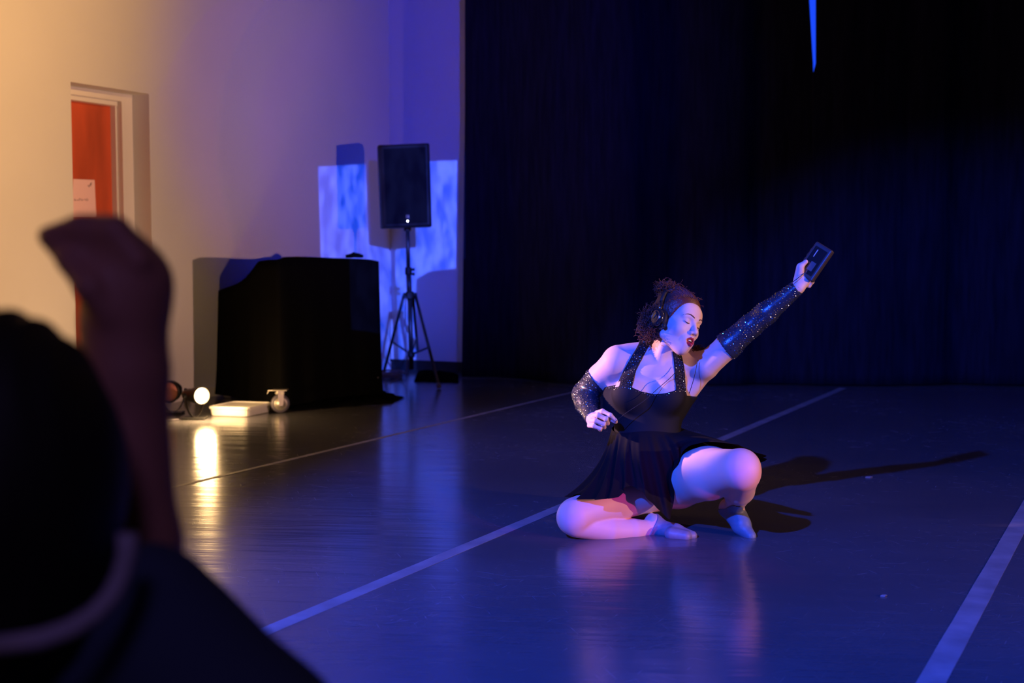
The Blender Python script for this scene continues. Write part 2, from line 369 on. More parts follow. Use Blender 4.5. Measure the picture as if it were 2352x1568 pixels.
# ------------------------------------------------------------------ covered cart behind the lamp
A = wl(*(lambda v: (v[0], .10, 0.0))(wallpx(470, 910))); B = fl(640, 944); C_ = fl(882, 914); D = A + (C_ - B)
def cart():
    base = (A + C_) / 2; base[2] = 0
    t = thing('covered_cart', base, 'tall cart draped in black cloth standing in front of the wall', 'cart')
    # top outline along the front from left to right as seen: heights
    def drape():
        n = 90; prof = []
        per = [A, B, C_, D]; lens = [np.linalg.norm(per[(i + 1) % 4] - per[i]) for i in range(4)]; tot = sum(lens)
        def at(u):
            u = (u % 1) * tot
            for i in range(4):
                if u <= lens[i]: return per[i] + (per[(i + 1) % 4] - per[i]) * (u / lens[i])
                u -= lens[i]
            return per[0]
        cen = (A + B + C_ + D) / 4
        # silhouette height as a function of pixel column
        xs = [470, 494, 515, 545, 562, 590, 610, 640, 650, 680, 720, 760, 830, 862, 880, 900]
        ys = [672, 667, 660, 648, 634, 600, 597, 596, 590, 589, 590, 592, 594, 596, 600, 600]
        V = []; rows = 14
        for r in range(rows + 1):
            for i in range(n):
                p = at(i / n).copy()
                d = ray(0, HY); px = 1176 + F_PX * p[0] / p[1]
                pyt = np.interp(px, xs, ys); ztop = P(px, pyt, p[1])[2]
                f = r / rows; z = ztop * (1 - f) + 0.03 * f
                inw = 0.05 * (1 - f) ** 0.6
                wob = 0.018 * math.sin(i * 1.1) * f + 0.012 * math.sin(i * 0.43 + 2) * f
                q = p + (cen - p) * (inw - wob); q[2] = z; V.append(q)
        F = [(r * n + i, (r + 1) * n + i, (r + 1) * n + (i + 1) % n, r * n + (i + 1) % n) for r in range(rows) for i in range(n)]
        # top: rings to centre
        base_n = len(V)
        for k in (0.66, 0.33):
            for i in range(n):
                q = V[i].copy(); c2 = cen.copy(); c2[2] = 0.99; V.append(c2 + (q - c2) * k)
        F += [(base_n + i, i, (i + 1) % n, base_n + (i + 1) % n) for i in range(n)]
        F += [(base_n + n + i, base_n + i, base_n + (i + 1) % n, base_n + n + (i + 1) % n) for i in range(n)]
        V.append(np.array([cen[0], cen[1], 0.985])); F += [(len(V) - 1, base_n + n + i, base_n + n + (i + 1) % n) for i in range(n)]
        return V, F
    V, F = drape(); o = obj('drape', V, F, 'cloth', t, True)
    # chassis board
    mb = MB(); cen = (A + B + C_ + D) / 4
    mb.prism([cen + (p - cen) * 0.9 + np.array([0, 0, 0.12]) for p in (A, B, C_, D)], np.array([0, 0, 0.04])); mb.build('base_board', 'plastic', t)
    # swivel casters: plate, fork, wheel, brake pedal
    def caster(p, detail=True):
        x, y = p[0], p[1]; wc = np.array([x, y, 0.062]); ax = np.array([0.35, -0.94, 0.0]); ax /= np.linalg.norm(ax); sd = np.array([-ax[1], ax[0], 0])
        mb = MB(); mb.box((x, y, 0.152), (0.10, 0.08, 0.008)); c = mb.build('caster', 'steel', t, bevel=0.002)
        f = MB()
        for sg in (-1, 1):
            f.prism([wc + ax * sg * .024 + sd * a + np.array([0, 0, b]) for a, b in ((-.022, .09), (.022, .09), (.014, -.012), (-.014, -.012))], ax * sg * .004)
        f.lathe((x, y, 0.13), (0, 0, 1), [(.028, 0), (.028, .018)], 18)
        f.box((x, y, 0.132), (0.055, 0.055, 0.01)); f.build('fork', 'steel', c)
        wh = MB(); wh.lathe(wc - ax * .017, ax, [(.045, 0), (.056, .003), (.0615, .010), (.0615, .024), (.056, .031), (.045, .034)], 40); wh.build('wheel', 'rubber', c, True)
        for sg in (-1, 1):
            hb = MB(); hb.lathe(wc + ax * sg * .0175, ax * sg, [(.044, 0), (.041, .002), (.012, .003), (.010, .008)], 28); hb.build('hub', 'steel', c, True)
        if detail:
            br = MB(); br.prism([(x - .075, y - .03, .147), (x - .01, y - .035, .150), (x - .01, y - .005, .150), (x - .075, y - .002, .147)], np.array([0, 0, .006])); br.prism([(x - .082, y - .03, .128), (x - .072, y - .03, .147), (x - .072, y - .0, .147), (x - .082, y - .0, .128)], np.array([.005, 0, .002])); br.build('brake_pedal', 'steel', c, bevel=.002)
    b2 = fl(644, 948); caster((b2[0], b2[1]))
    caster(tuple((cen + (A - cen) * .85)[:2]), False); caster(tuple((cen + (C_ - cen) * .86)[:2]), False); caster(tuple((cen + (D - cen) * .85)[:2]), False)
    return t, cen
ct, ccen = cart()
# small bundle on top of the cart
q = P(815, 590, 9.62)
mb = MB(); mb.tube([q + np.array([a, b, c]) for a, b, c in ((-.065, 0, .004), (-.03, .01, .009), (0, 0, .014), (.03, -.01, .010), (.06, 0, .005))], [.012, .017, .018, .016, .010], 10)
mb.tube([q + np.array([a, b, c]) for a, b, c in ((-.04, .02, .012), (-.01, .0, .028), (.03, .015, .012))], [.006, .009, .006], 8)
tag(mb.build('cable_bundle', 'cloth', smooth=True), 'small dark cable bundle lying on top of the draped cart', 'cable')

# ------------------------------------------------------------------ glowing floor lamp
def parcan(px, py, name, label, aim, lensmat, rad, length, bright):
    foot = fl(px, py); c = foot + np.array([0, 0, 0.0])
    t = thing(name, (c[0], c[1], 0), label, 'lamp')
    aim = np.array(aim, float); aim /= np.linalg.norm(aim); side = np.cross(aim, [0, 0, 1.0]); side /= np.linalg.norm(side)
    hc = np.array([c[0], c[1], 0.152]); front = hc + aim * length * .5
    MB().lathe(hc - aim * length * .5, aim, [(rad * .25, -.03), (rad * .55, -.02), (rad * .75, .03), (rad * .8, length * .45), (rad * .98, length * .6), (rad, length - .012), (rad * 1.04, length - .01), (rad * 1.04, length), (rad * .9, length), (rad * .9, length - .012)], 36).build('housing', 'blackmetal', t, True)
    MB().lathe(front - aim * .012, aim, [(rad * .9, 0), (rad * .85, .006), (rad * .4, .010), (0.001, .011)], 36).build('lens', lensmat, t, True)
    mb = MB()
    arc = [hc + side * (rad * 1.18 * math.cos(a)) + np.array([0, 0, -1.0]) * .142 * math.sin(a) for a in np.linspace(0, math.pi, 17)]
    for i in range(16): 
        mid = (arc[i] + arc[i + 1]) / 2; dd = arc[i + 1] - arc[i]; mb.prism([arc[i] - aim * .014, arc[i + 1] - aim * .014, arc[i + 1] + aim * .014, arc[i] + aim * .014], np.array([0, 0, .004]))
    mb.build('yoke', 'blackmetal', t)
    mb = MB(); mb.box((c[0], c[1], .008), (.14, .11, .012)); mb.build('base_plate', 'blackmetal', t, bevel=.003)
    for sg in (-1, 1):
        MB().lathe(hc + side * sg * rad * 1.18, side * sg, [(.016, 0), (.018, .006), (.014, .018)], 14).build('knob', 'plastic', t)
    if bright:
        l = bpy.data.lights.new('lamp_glow', 'POINT'); l.energy = bright; l.color = (1.0, 0.60, 0.25); l.shadow_soft_size = rad * .7
        o = bpy.data.objects.new('lamp_glow', l); COL.objects.link(o); o.parent = t; o.matrix_parent_inverse = Matrix.Translation(t.location).inverted(); o.location = front + aim * .07; o.rotation_euler = Vector(aim).to_track_quat('-Z', 'Y').to_euler()
    return t
parcan(448, 962, 'floor_lamp', 'glowing black stage lamp on the floor at the corner of the draped cart', (0.66, -0.75, 0.04), 'lens', 0.053, 0.19, 24)
parcan(396, 950, 'floor_lamp', 'unlit stage lamp with a reddish face, half hidden behind the raised arm', (-0.05, -1.0, 0.0), 'deadlens', 0.070, 0.16, 0)
# cord of the lamp
mb = MB(); k = fl(405, 968); mb.tube([k + np.array([.0, .06, .006]), k + np.array([-.08, .02, .006]), k + np.array([-.2, .1, .006]), k + np.array([-.4, .12, .006]), k + np.array([-.7, .3, .006])], .005, 6)
tag(mb.build('power_cable', 'rubber', smooth=True), 'black power cable on the floor running left from the stage lamps', 'cable')

# translucent storage lid on the floor
def lid():
    a, b, c, d = fl(476, 955), fl(570, 958), fl(628, 945), fl(520, 940)
    d = a + (c - b); cen = (a + b + c + d) / 4; t = thing('storage_box', (cen[0], cen[1], 0), 'shallow translucent plastic storage box lying on the floor beside the glowing lamp', 'box')
    def rr(sc, z):
        pts = []; cs = [cen + (p - cen) * sc for p in (a, b, c, d)]
        for i in range(4):
            p0, p1, p2 = cs[i - 1], cs[i], cs[(i + 1) % 4]; u = (p0 - p1); v = (p2 - p1); lu = np.linalg.norm(u); lv = np.linalg.norm(v); r = .04
            for k in range(5):
                f = k / 4; q = p1 + u / lu * r * (1 - f) ** 2 + v / lv * r * f ** 2; pts.append(np.array([q[0], q[1], z]))
        return pts
    def shell(rings):
        mb = MB(); V = []; n = 20
        for r in rings: V += r
        F = [(j * n + i, j * n + (i + 1) % n, (j + 1) * n + (i + 1) % n, (j + 1) * n + i) for j in range(len(rings) - 1) for i in range(n)]
        mb.add(V, F + [tuple(range(n))[::-1]]); return mb
    shell([rr(.93, .003), rr(.97, .05), rr(.965, .05), rr(.925, .006)]).build('tray', 'clear', t)
    m2 = shell([rr(1.0, .046), rr(1.01, .052), rr(1.0, .062), rr(.95, .064), rr(.93, .058), rr(.5, .058)]); n = 20; m2.F.append(tuple(range(100, 120))); m2.build('lid', 'clear', t)
lid()

# ------------------------------------------------------------------ loudspeaker on its tripod stand
def speaker():
    base = fl(944, 876); bx, by = base[0], base[1]; YS = by
    st = thing('speaker_stand', (bx, by, 0), 'black tripod speaker stand holding up the loudspeaker in front of the corner', 'stand')
    top = P(936, 523, YS); col = P(941, 676, YS); mid = P(938, 622, YS); foot = P(945, 862, YS)
    MB().tube([col - [0, 0, .05], mid], .021, 16).build('outer_pole', 'blackmetal', st, True)
    MB().tube([mid - [0, 0, .03], top + [0, 0, .06]], .0165, 16).build('inner_pole', 'blackmetal', st, True)
    mb = MB(); mb.lathe(mid - [0, 0, .03], (0, 0, 1), [(.026, 0), (.028, .01), (.028, .05), (.024, .06)], 20); mb.build('clamp_collar', 'plastic', st, True)
    for dz in (0.005, 0.042): 
        MB().tube([mid + [.02, -.01, dz - .03], mid + [.048, -.02, dz - .03]], [.007, .013], 10).build('clamp_knob', 'plastic', st, True)
    MB().tube([foot + [0, 0, .05], col], .019, 14).build('lower_pole', 'blackmetal', st, True)
    mb = MB(); mb.lathe(col - [0, 0, .035], (0, 0, 1), [(.03, 0), (.036, .01), (.036, .05), (.028, .06)], 20)
    for a in (0, 2.1, 4.2): mb.box(col + np.array([math.cos(a + .5) * .045, math.sin(a + .5) * .045, -.01]), (.035, .03, .045))
    mb.build('leg_bracket', 'plastic', st, bevel=.004)
    br = foot + [0, 0, .17]
    for fx, fy, hx in ((881, 862, -.05), (1008, 893, .05), (962, 843, .02), ):
        e = fl(fx, fy); h = col + [hx, (e[1] - by) * .06, -.01]
        e = e + [0, 0, .02]
        leg = MB().tube([h, e], .0125, 12).build('leg', 'blackmetal', st, True)
        MB().tube([e + (h - e) * .03, e + (e - h) * .008], [.017, .019], 12).build('rubber_foot', 'rubber', leg, True)
        m = e + (h - e) * .42; MB().tube([m, br], .008, 8).build('brace', 'blackmetal', st, True)
    MB().lathe(br - [0, 0, .02], (0, 0, 1), [(.028, 0), (.03, .02), (.028, .04)], 16).build('brace_collar', 'plastic', st, True)
    # cabinet : front trapezoid, tilted a hair, turned a little
    sp = thing('loudspeaker', P(935, 523, YS), 'black loudspeaker with a small white light on top of the tripod stand', 'speaker')
    TL, TR, BR, BL = (869, 332), (988, 327), (994, 521), (877, 525)
    yf = YS - .17
    def front(px, py, dx=0, dy=0): return P(px, py, yf + (px - 930) * -.0006)
    c = [front(*v) for v in (TL, TR, BR, BL)]; cen = sum(c) / 4
    back = np.array([-.06, .34, 0.0])
    def ring(k, ky, off):
        out = []
        for p in c:
            v = p - cen; out.append(cen + np.array([v[0] * k, v[1], v[2] * ky]) + off)
        return out
    V = []; rings = [ring(.86, .96, back * 0), ring(.97, .985, back * .07), ring(1, 1, back * .18), ring(.98, 1, back * .55), ring(.62, .97, back)]
    for r in rings: V += r
    F = [(0, 1, 2, 3)] + [(4 * j + i, 4 * (j + 1) + i, 4 * (j + 1) + (i + 1) % 4, 4 * j + (i + 1) % 4) for j in range(4) for i in range(4)] + [(19, 18, 17, 16)]
    MB().add(V, F).build('cabinet', 'plastic', sp, bevel=.012, seg=3)
    g = ring(.82, .90, np.array([0, -.006, 0])); MB().prism(g, np.array([0, .010, 0])).build('grille', 'grille', sp, bevel=.004)
    r_ = np.array([c[1][0] - c[0][0], c[1][1] - c[0][1], 0]); r_ /= np.linalg.norm(r_); u_ = np.array([0, 0, 1.0])
    bc = P(936.3, 497.5, yf - .012); bd = MB(); bd.prism([bc + r_ * a + u_ * b for a, b in ((-.0155, .016), (.0155, .016), (.013, -.016), (-.013, -.016))], np.array([0, .008, 0])); badge = bd.build('badge', 'badge', sp, bevel=.002)
    mk = MB()      # simple letter strokes of the worn badge
    def ln(p, q_): mk.tube([bc + r_ * p[0] + u_ * p[1] + [0, -.002, 0], bc + r_ * q_[0] + u_ * q_[1] + [0, -.002, 0]], .0011, 5)
    ln((-.010, .010), (-.002, .010)); ln((-.010, .001), (-.003, .001)); ln((-.010, -.008), (-.002, -.008)); ln((-.010, .010), (-.010, -.008)); ln((.001, .010), (.006, -.008)); ln((.011, .010), (.006, -.008))
    mk.build('logo', 'steel', badge)
    MB().lathe(P(936.8, 507.5, yf - .006), (0, -1, 0), [(.0075, 0), (.0075, .004), (.004, .006)], 16).build('indicator_light', 'led', sp)
    MB().lathe(P(936, 525, YS), (0, 0, 1), [(.028, -.02), (.03, .0), (.03, .01)], 18).build('pole_socket', 'plastic', sp)
    # cable hanging along the pole and heap on the floor
    mb = MB(); pts = [P(932, 680, YS - .03), P(931, 730, YS - .03), P(934, 790, YS - .04), P(935, 830, YS - .05), P(934, 862, YS - .06)]
    pts[-1][2] = max(pts[-1][2], .012); e = fl(915, 872); pts.append(np.array([e[0], e[1], .008])); e = fl(895, 880); pts.append(np.array([e[0], e[1], .008]))
    mb.tube(pts, .005, 7); tag(mb.build('speaker_cable', 'rubber', smooth=True), 'thin cable hanging down beside the speaker stand pole', 'cable')
speaker()
# heap of cables left of the stand's foot
mb = MB(); e = fl(893, 868); pts = []
for i in range(150):
    a = i * .42; r = .045 + .05 * math.sin(i * .13) ** 2 + .02 * math.sin(i * .9)
    pts.append(np.array([e[0] + r * math.cos(a) * 1.3 + .02 * math.sin(i * .31), e[1] + r * math.sin(a) * 1.2, .010 + .055 * abs(math.sin(i * .171)) * (i / 150)]))
mb.tube(pts, .006, 6); tag(mb.build('cable_coil', 'rubber', smooth=True), 'tangled coil of black cable on the floor between cart and stand', 'cable')
# folded black cloths on the floor
def heap(name, pts, h, label, seed):
    r = np.random.default_rng(seed); cen = sum(pts) / len(pts); n = 60; V = []; rows = 6; L_ = len(pts)
    for j in range(rows):
        k = 1 - (j / rows) ** 1.6
        for i in range(n):
            t = i / n * L_; a, b = pts[int(t) % L_], pts[(int(t) + 1) % L_]; p = a + (b - a) * (t - int(t)); q = cen + (p - cen) * k * (1 + .05 * math.sin(i * 1.3 + j))
            V.append((q[0], q[1], .004 + h * math.sin(j / (rows - 1) * 1.5) * (.85 + .15 * math.sin(i * .7 + seed))))
    F = [(j * n + i, j * n + (i + 1) % n, (j + 1) * n + (i + 1) % n, (j + 1) * n + i) for j in range(rows - 1) for i in range(n)] + [tuple(range(n))[::-1], tuple(range((rows - 1) * n, rows * n))]
    return tag(obj(name, V, F, 'cloth', smooth=True), label, 'cloth')
hm = heap('drape_hem', [fl(668, 943), fl(800, 934), fl(900, 926), fl(925, 914), fl(880, 900), fl(700, 930)], .045, 'crumpled hem of the black cloth spread on the floor', 1)
hm.parent = ct; hm.matrix_parent_inverse = Matrix.Translation(ct.location).inverted(); del hm['category']
heap('black_cloth', [fl(952, 876), fl(1052, 879), fl(1052, 863), fl(960, 856)], .05, 'folded black cloth on the floor behind the speaker stand beside the curtain', 2)
# little scraps on the floor
for x, y, lab in ((1995, 1096, 'small pale scrap on the blue floor right of the raised knee'), (2029, 1369, 'tiny crumpled pale scrap on the floor near the wide tape'), ):
    e = fl(x, y); mb = MB(); k = .018 if y < 1200 else .011
    mb.prism([e + [a * k, b * k, .0012] for a, b in ((-1, -.5), (.2, -.8), (1, -.1), (.7, .6), (-.4, .4))], np.array([.001, 0, .003]))
    tag(mb.build('paper_scrap', 'tape'), lab, 'scrap', 'scraps on the stage floor')

# ------------------------------------------------------------------ distance-field modelling for bodies and clothes
class Prim: pass
def cone(a, b, ra, rb=None, k=.02, g='', sub=False):
    p = Prim(); p.t = 'c'; p.a = np.asarray(a, float); p.b = np.asarray(b, float); p.ra = ra; p.rb = ra if rb is None else rb; p.k = k; p.g = g; p.sub = sub
    m = max(p.ra, p.rb); p.lo = np.minimum(p.a, p.b) - m; p.hi = np.maximum(p.a, p.b) + m; return p
def ell(c, r, R=None, k=.02, g='', sub=False):
    p = Prim(); p.t = 'e'; p.c = np.asarray(c, float); p.r = np.asarray(r, float); p.R = np.eye(3) if R is None else np.asarray(R, float); p.k = k; p.g = g; p.sub = sub
    e = np.abs(p.R.T) @ p.r; p.lo = p.c - e; p.hi = p.c + e; return p
def dist(p, X, Y, Z):
    if p.t == 'c':
        ab = p.b - p.a; L2 = ab @ ab + 1e-12; x, y, z = X - p.a[0], Y - p.a[1], Z - p.a[2]
        t = np.clip((x * ab[0] + y * ab[1] + z * ab[2]) / L2, 0, 1)
        return np.sqrt((x - t * ab[0]) ** 2 + (y - t * ab[1]) ** 2 + (z - t * ab[2]) ** 2) - (p.ra + (p.rb - p.ra) * t)
    x, y, z = X - p.c[0], Y - p.c[1], Z - p.c[2]; R = p.R
    u, v, w_ = R[0, 0] * x + R[0, 1] * y + R[0, 2] * z, R[1, 0] * x + R[1, 1] * y + R[1, 2] * z, R[2, 0] * x + R[2, 1] * y + R[2, 2] * z
    k0 = np.sqrt((u / p.r[0]) ** 2 + (v / p.r[1]) ** 2 + (w_ / p.r[2]) ** 2); k1 = np.sqrt((u / p.r[0] ** 2) ** 2 + (v / p.r[1] ** 2) ** 2 + (w_ / p.r[2] ** 2) ** 2) + 1e-9
    return k0 * (k0 - 1) / k1
def field(prims, lo, hi, h, marg=.02):
    lo = np.asarray(lo, float); n = np.ceil((np.asarray(hi) - lo) / h).astype(int) + 1
    F = np.full(n, .05, np.float32)
    ax = [(lo[i] + h * np.arange(n[i])).astype(np.float32) for i in range(3)]
    for p in prims:
        m = marg + p.k; i0 = np.maximum(0, np.floor((p.lo - m - lo) / h).astype(int)); i1 = np.minimum(n, np.ceil((p.hi + m - lo) / h).astype(int) + 1)
        if np.any(i1 <= i0): continue
        sl = tuple(slice(a, b) for a, b in zip(i0, i1)); X, Y, Z = np.meshgrid(ax[0][sl[0]], ax[1][sl[1]], ax[2][sl[2]], indexing='ij', sparse=True)
        d = dist(p, X, Y, Z).astype(np.float32); G = F[sl]
        if p.sub:
            hh = np.clip(.5 - .5 * (G + d) / p.k, 0, 1); F[sl] = G * (1 - hh) + (-d) * hh + p.k * hh * (1 - hh)
        else:
            hh = np.clip(.5 + .5 * (G - d) / p.k, 0, 1); F[sl] = G + (d - G) * hh - p.k * hh * (1 - hh)
    return F, lo, h, ax
def nets(F, lo, h, smooth=2):
    n = F.shape; I = F < 0
    c = [I[a:n[0] - 1 + a, b:n[1] - 1 + b, d:n[2] - 1 + d] for a in (0, 1) for b in (0, 1) for d in (0, 1)]
    al = c[0].copy(); an = c[0].copy()
    for x in c[1:]: al &= x; an |= x
    act = np.argwhere(an & ~al); idx = np.full((n[0] - 1, n[1] - 1, n[2] - 1), -1, np.int32); idx[tuple(act.T)] = np.arange(len(act))
    acc = np.zeros((len(act), 3)); cnt = np.zeros(len(act)); off = [(a, b, d) for a in (0, 1) for b in (0, 1) for d in (0, 1)]
    for i, p in enumerate(off):
        for q in off[i + 1:]:
            if sum(abs(np.subtract(p, q))) != 1: continue
            f0 = F[tuple((act + p).T)]; f1 = F[tuple((act + q).T)]; mk = (f0 < 0) != (f1 < 0); t = np.where(mk, f0 / np.where(mk, f0 - f1, 1), 0)
            pt = np.array(p) + t[:, None] * (np.array(q) - np.array(p)); acc += pt * mk[:, None]; cnt += mk
    V = lo + h * (act + acc / cnt[:, None]); Q = []
    for axn in range(3):
        o = [1, 1, 1]; o[axn] = 0; u, v = [i for i in range(3) if i != axn]
        s0 = [slice(1, n[i] - 1) for i in range(3)]; s0[axn] = slice(0, n[axn] - 1); s1_ = list(s0); s1_[axn] = slice(1, n[axn])
        a = I[tuple(s0)]; b = I[tuple(s1_)]; e = np.argwhere(a != b)
        e = e + np.array([0 if i == axn else 1 for i in range(3)]); fwd = I[tuple(e.T)]
        def cell(du, dv_):
            k = e.copy(); k[:, u] -= du; k[:, v] -= dv_; return idx[tuple(k.T)]
        q = np.stack([cell(1, 1), cell(0, 1), cell(0, 0), cell(1, 0)], 1)
        flip = fwd if axn != 1 else ~fwd
        q[~flip] = q[~flip][:, ::-1]; Q.append(q)
    Q = np.concatenate(Q); Q = Q[(Q >= 0).all(1)]
    E_ = np.concatenate([Q[:, [0, 1]], Q[:, [1, 2]], Q[:, [2, 3]], Q[:, [3, 0]]])
    for _ in range(smooth):
        s = np.zeros_like(V)
        deg = np.bincount(E_[:, 0], minlength=len(V)) + np.bincount(E_[:, 1], minlength=len(V))
        for i in range(3): s[:, i] = np.bincount(E_[:, 0], V[E_[:, 1], i], len(V)) + np.bincount(E_[:, 1], V[E_[:, 0], i], len(V))
        V = V * .5 + .5 * s / np.maximum(deg, 1)[:, None]
    return V, Q
def bounds(prims, m=.02):
    return np.min([p.lo for p in prims], 0) - m, np.max([p.hi for p in prims], 0) + m
def keep(V, Q, mask):
    fm = mask[Q].all(1); Q = Q[fm]; us = np.unique(Q); mp = np.full(len(V), -1); mp[us] = np.arange(len(us)); return V[us], mp[Q]
def sdf_at(prims, pts):
    pts = np.asarray(pts); d = np.full(len(pts), .5)
    for p in prims:
        if p.sub: continue
        d = np.minimum(d, dist(p, pts[:, 0], pts[:, 1], pts[:, 2]))
    return d
def sdf_smooth(prims, pts):
    pts = np.asarray(pts); F = np.full(len(pts), .05)
    for p in prims:
        d = dist(p, pts[:, 0], pts[:, 1], pts[:, 2])
        if p.sub: hh = np.clip(.5 - .5 * (F + d) / p.k, 0, 1); F = F * (1 - hh) - d * hh + p.k * hh * (1 - hh)
        else: hh = np.clip(.5 + .5 * (F - d) / p.k, 0, 1); F = F + (d - F) * hh - p.k * hh * (1 - hh)
    return F
def settle(prims, pts, gap, it=6, both=False):      # lay points on (or lift them off) the blended surface
    pts = np.array(pts, float)
    for _ in range(it):
        d = sdf_smooth(prims, pts); bad = np.ones(len(pts), bool) if both else d < gap
        if not bad.any(): break
        q = pts[bad]; g = np.zeros((len(q), 3))
        for i in range(3):
            e = np.zeros(3); e[i] = .0015; g[:, i] = sdf_smooth(prims, q + e) - sdf_smooth(prims, q - e)
        g /= np.linalg.norm(g, axis=1)[:, None] + 1e-9; pts[bad] = q + g * np.clip(gap - d[bad], -.01, .01)[:, None]
    return pts
def push_out(prims, pts, gap, it=4):
    pts = np.array(pts, float)
    for _ in range(it):
        d = sdf_at(prims, pts); bad = d < gap
        if not bad.any(): break
        g = np.zeros((bad.sum(), 3)); q = pts[bad]
        for i in range(3):
            e = np.zeros(3); e[i] = .002; g[:, i] = sdf_at(prims, q + e) - sdf_at(prims, q - e)
        g /= np.linalg.norm(g, axis=1)[:, None] + 1e-9; pts[bad] = q + g * (gap - d[bad])[:, None]
    return pts

# ------------------------------------------------------------------ the dancer
HC = P(1553, 741, 4.96)                                             # head centre
yw, rl, pt_ = math.radians(38), math.radians(26), math.radians(16)
Rp = np.array([[1, 0, 0], [0, math.cos(pt_), -math.sin(pt_)], [0, math.sin(pt_), math.cos(pt_)]])
def hdir(v):                                                        # head axes (side, front, up) to the room
    q = Rp @ np.asarray(v, float); x = q[0] * math.cos(yw) + q[1] * math.sin(yw); b = -q[0] * math.sin(yw) + q[1] * math.cos(yw); z = q[2]
    return np.array([x * math.cos(rl) + z * math.sin(rl), -b, -x * math.sin(rl) + z * math.cos(rl)])
def H(a, b, c): return HC + hdir((a, b, c))
HR = np.array([hdir((1, 0, 0)), hdir((0, 1, 0)), hdir((0, 0, 1))])
def he(a, b, c, r, k=.012, sub=False, g='head'): return ell(H(a, b, c), r, HR, k, g, sub)
def hc(p, q, r, r2=None, k=.01, sub=False, g='head'): return cone(H(*p), H(*q), r, r2, k, g, sub)

torso = [
    ell(P(1522, 1080, 5.05), (.150, .12, .115), k=.03), cone(P(1500, 1110, 5.08), P(1550, 1108, 5.06), .098, k=.03),
    ell(P(1487, 1000, 5.02), (.122, .095, .12), k=.04), ell(P(1489, 925, 5.03), (.140, .100, .120), k=.04),
    ell(P(1500, 862, 5.03), (.132, .082, .080), k=.035),
    ell(P(1447, 905, 4.955), (.064, .050, .060), k=.03), ell(P(1532, 908, 4.95), (.064, .050, .060), k=.03),
    cone(P(1490, 820, 5.04), P(1420, 822, 5.03), .050, .050, k=.03), cone(P(1540, 828, 5.04), P(1612, 838, 5.02), .050, .048, k=.03),
    cone(P(1500, 800, 5.05), P(1445, 815, 5.05), .030, .036, k=.03), cone(P(1548, 800, 5.05), P(1590, 830, 5.04), .030, .036, k=.03),
    cone(P(1620, 850, 5.03), P(1550, 935, 5.06), .034, .042, k=.03),
    cone(P(1405, 850, 5.05), P(1415, 930, 5.06), .030, .045, k=.03),
]
neck = [cone(P(1517, 818, 5.03), P(1543, 768, 5.0), .050, .046, k=.025),
        cone(P(1512, 835, 4.985), P(1530, 775, 4.97), .012, .012, k=.02),
        cone(P(1515, 838, 4.985), P(1470, 826, 4.99), .010, .010, k=.015), cone(P(1535, 840, 4.985), P(1585, 838, 4.99), .010, .010, k=.015)]
# arms
ls, le, lw = P(1412, 833, 5.03), P(1342, 905, 5.14), P(1362, 962, 4.95)
rs, re, rw = P(1622, 838, 5.0), P(1722, 750, 4.94), P(1832, 660, 4.86)
arm_l = [cone(ls, ls + (le - ls) * .45, .053, .050, k=.02), cone(ls + (le - ls) * .45, le, .050, .041, k=.015), cone(le, le + (lw - le) * .35, .041, .042, k=.015), cone(le + (lw - le) * .35, lw, .040, .024, k=.015)]
arm_r = [cone(rs, rs + (re - rs) * .5, .050, .046, k=.025), cone(rs + (re - rs) * .5, re, .046, .038, k=.015), cone(re, re + (rw - re) * .35, .038, .037, k=.015), cone(re + (rw - re) * .35, rw, .036, .023, k=.015)]
# legs
kh, kk = P(1495, 1115, 5.07), P(1326, 1180, 4.86); ka = P(1508, 1218, 4.985)
kk2 = P(1324, 1203, 4.86); km = P(1400, 1217, 4.90)
leg_k = [cone(kh, kh + (kk - kh) * .5, .098, .080, k=.03), cone(kh + (kk - kh) * .5, kk, .080, .062, k=.02), ell(P(1316, 1190, 4.86), (.060, .058, .062), k=.03),
         cone(kk2, km, .050, .048, k=.006), cone(km, P(1455, 1219, 4.94), .048, .041, k=.005), cone(P(1455, 1217, 4.94), ka, .043, .034, k=.01)]
rh, rk, ra_ = P(1562, 1098, 5.05), P(1700, 1074, 4.68), P(1686, 1160, 4.98)
leg_r = [cone(rh, rh + (rk - rh) * .5, .108, .096, k=.03), cone(rh + (rk - rh) * .5, rk, .092, .066, k=.03), ell(P(1704, 1078, 4.675), (.062, .062, .064), k=.03),
         cone(P(1708, 1092, 4.69), P(1700, 1125, 4.84), .056, .052, k=.02), cone(P(1700, 1125, 4.84), ra_, .052, .034, k=.012), cone(P(1690, 1112, 4.84), P(1682, 1130, 4.90), .045, .035, k=.015)]
# feet
fk = [ell(P(1500, 1200, 4.99), (.034, .045, .034), k=.015), cone(P(1508, 1212, 4.985), P(1552, 1222, 4.92), .033, .027, k=.02), cone(P(1552, 1222, 4.92), P(1590, 1230, 4.885), .027, .015, k=.015), cone(P(1542, 1226, 4.89), P(1575, 1231, 4.87), .022, .018, k=.012)]
fr_ = [ell(P(1672, 1165, 5.03), (.034, .040, .034), k=.015), cone(P(1676, 1168, 5.01), P(1703, 1208, 4.94), .034, .029, k=.02), cone(P(1703, 1208, 4.94), P(1724, 1231, 4.895), .030, .018, k=.015), cone(P(1690, 1160, 4.98), P(1705, 1200, 4.935), .026, .026, k=.015)]
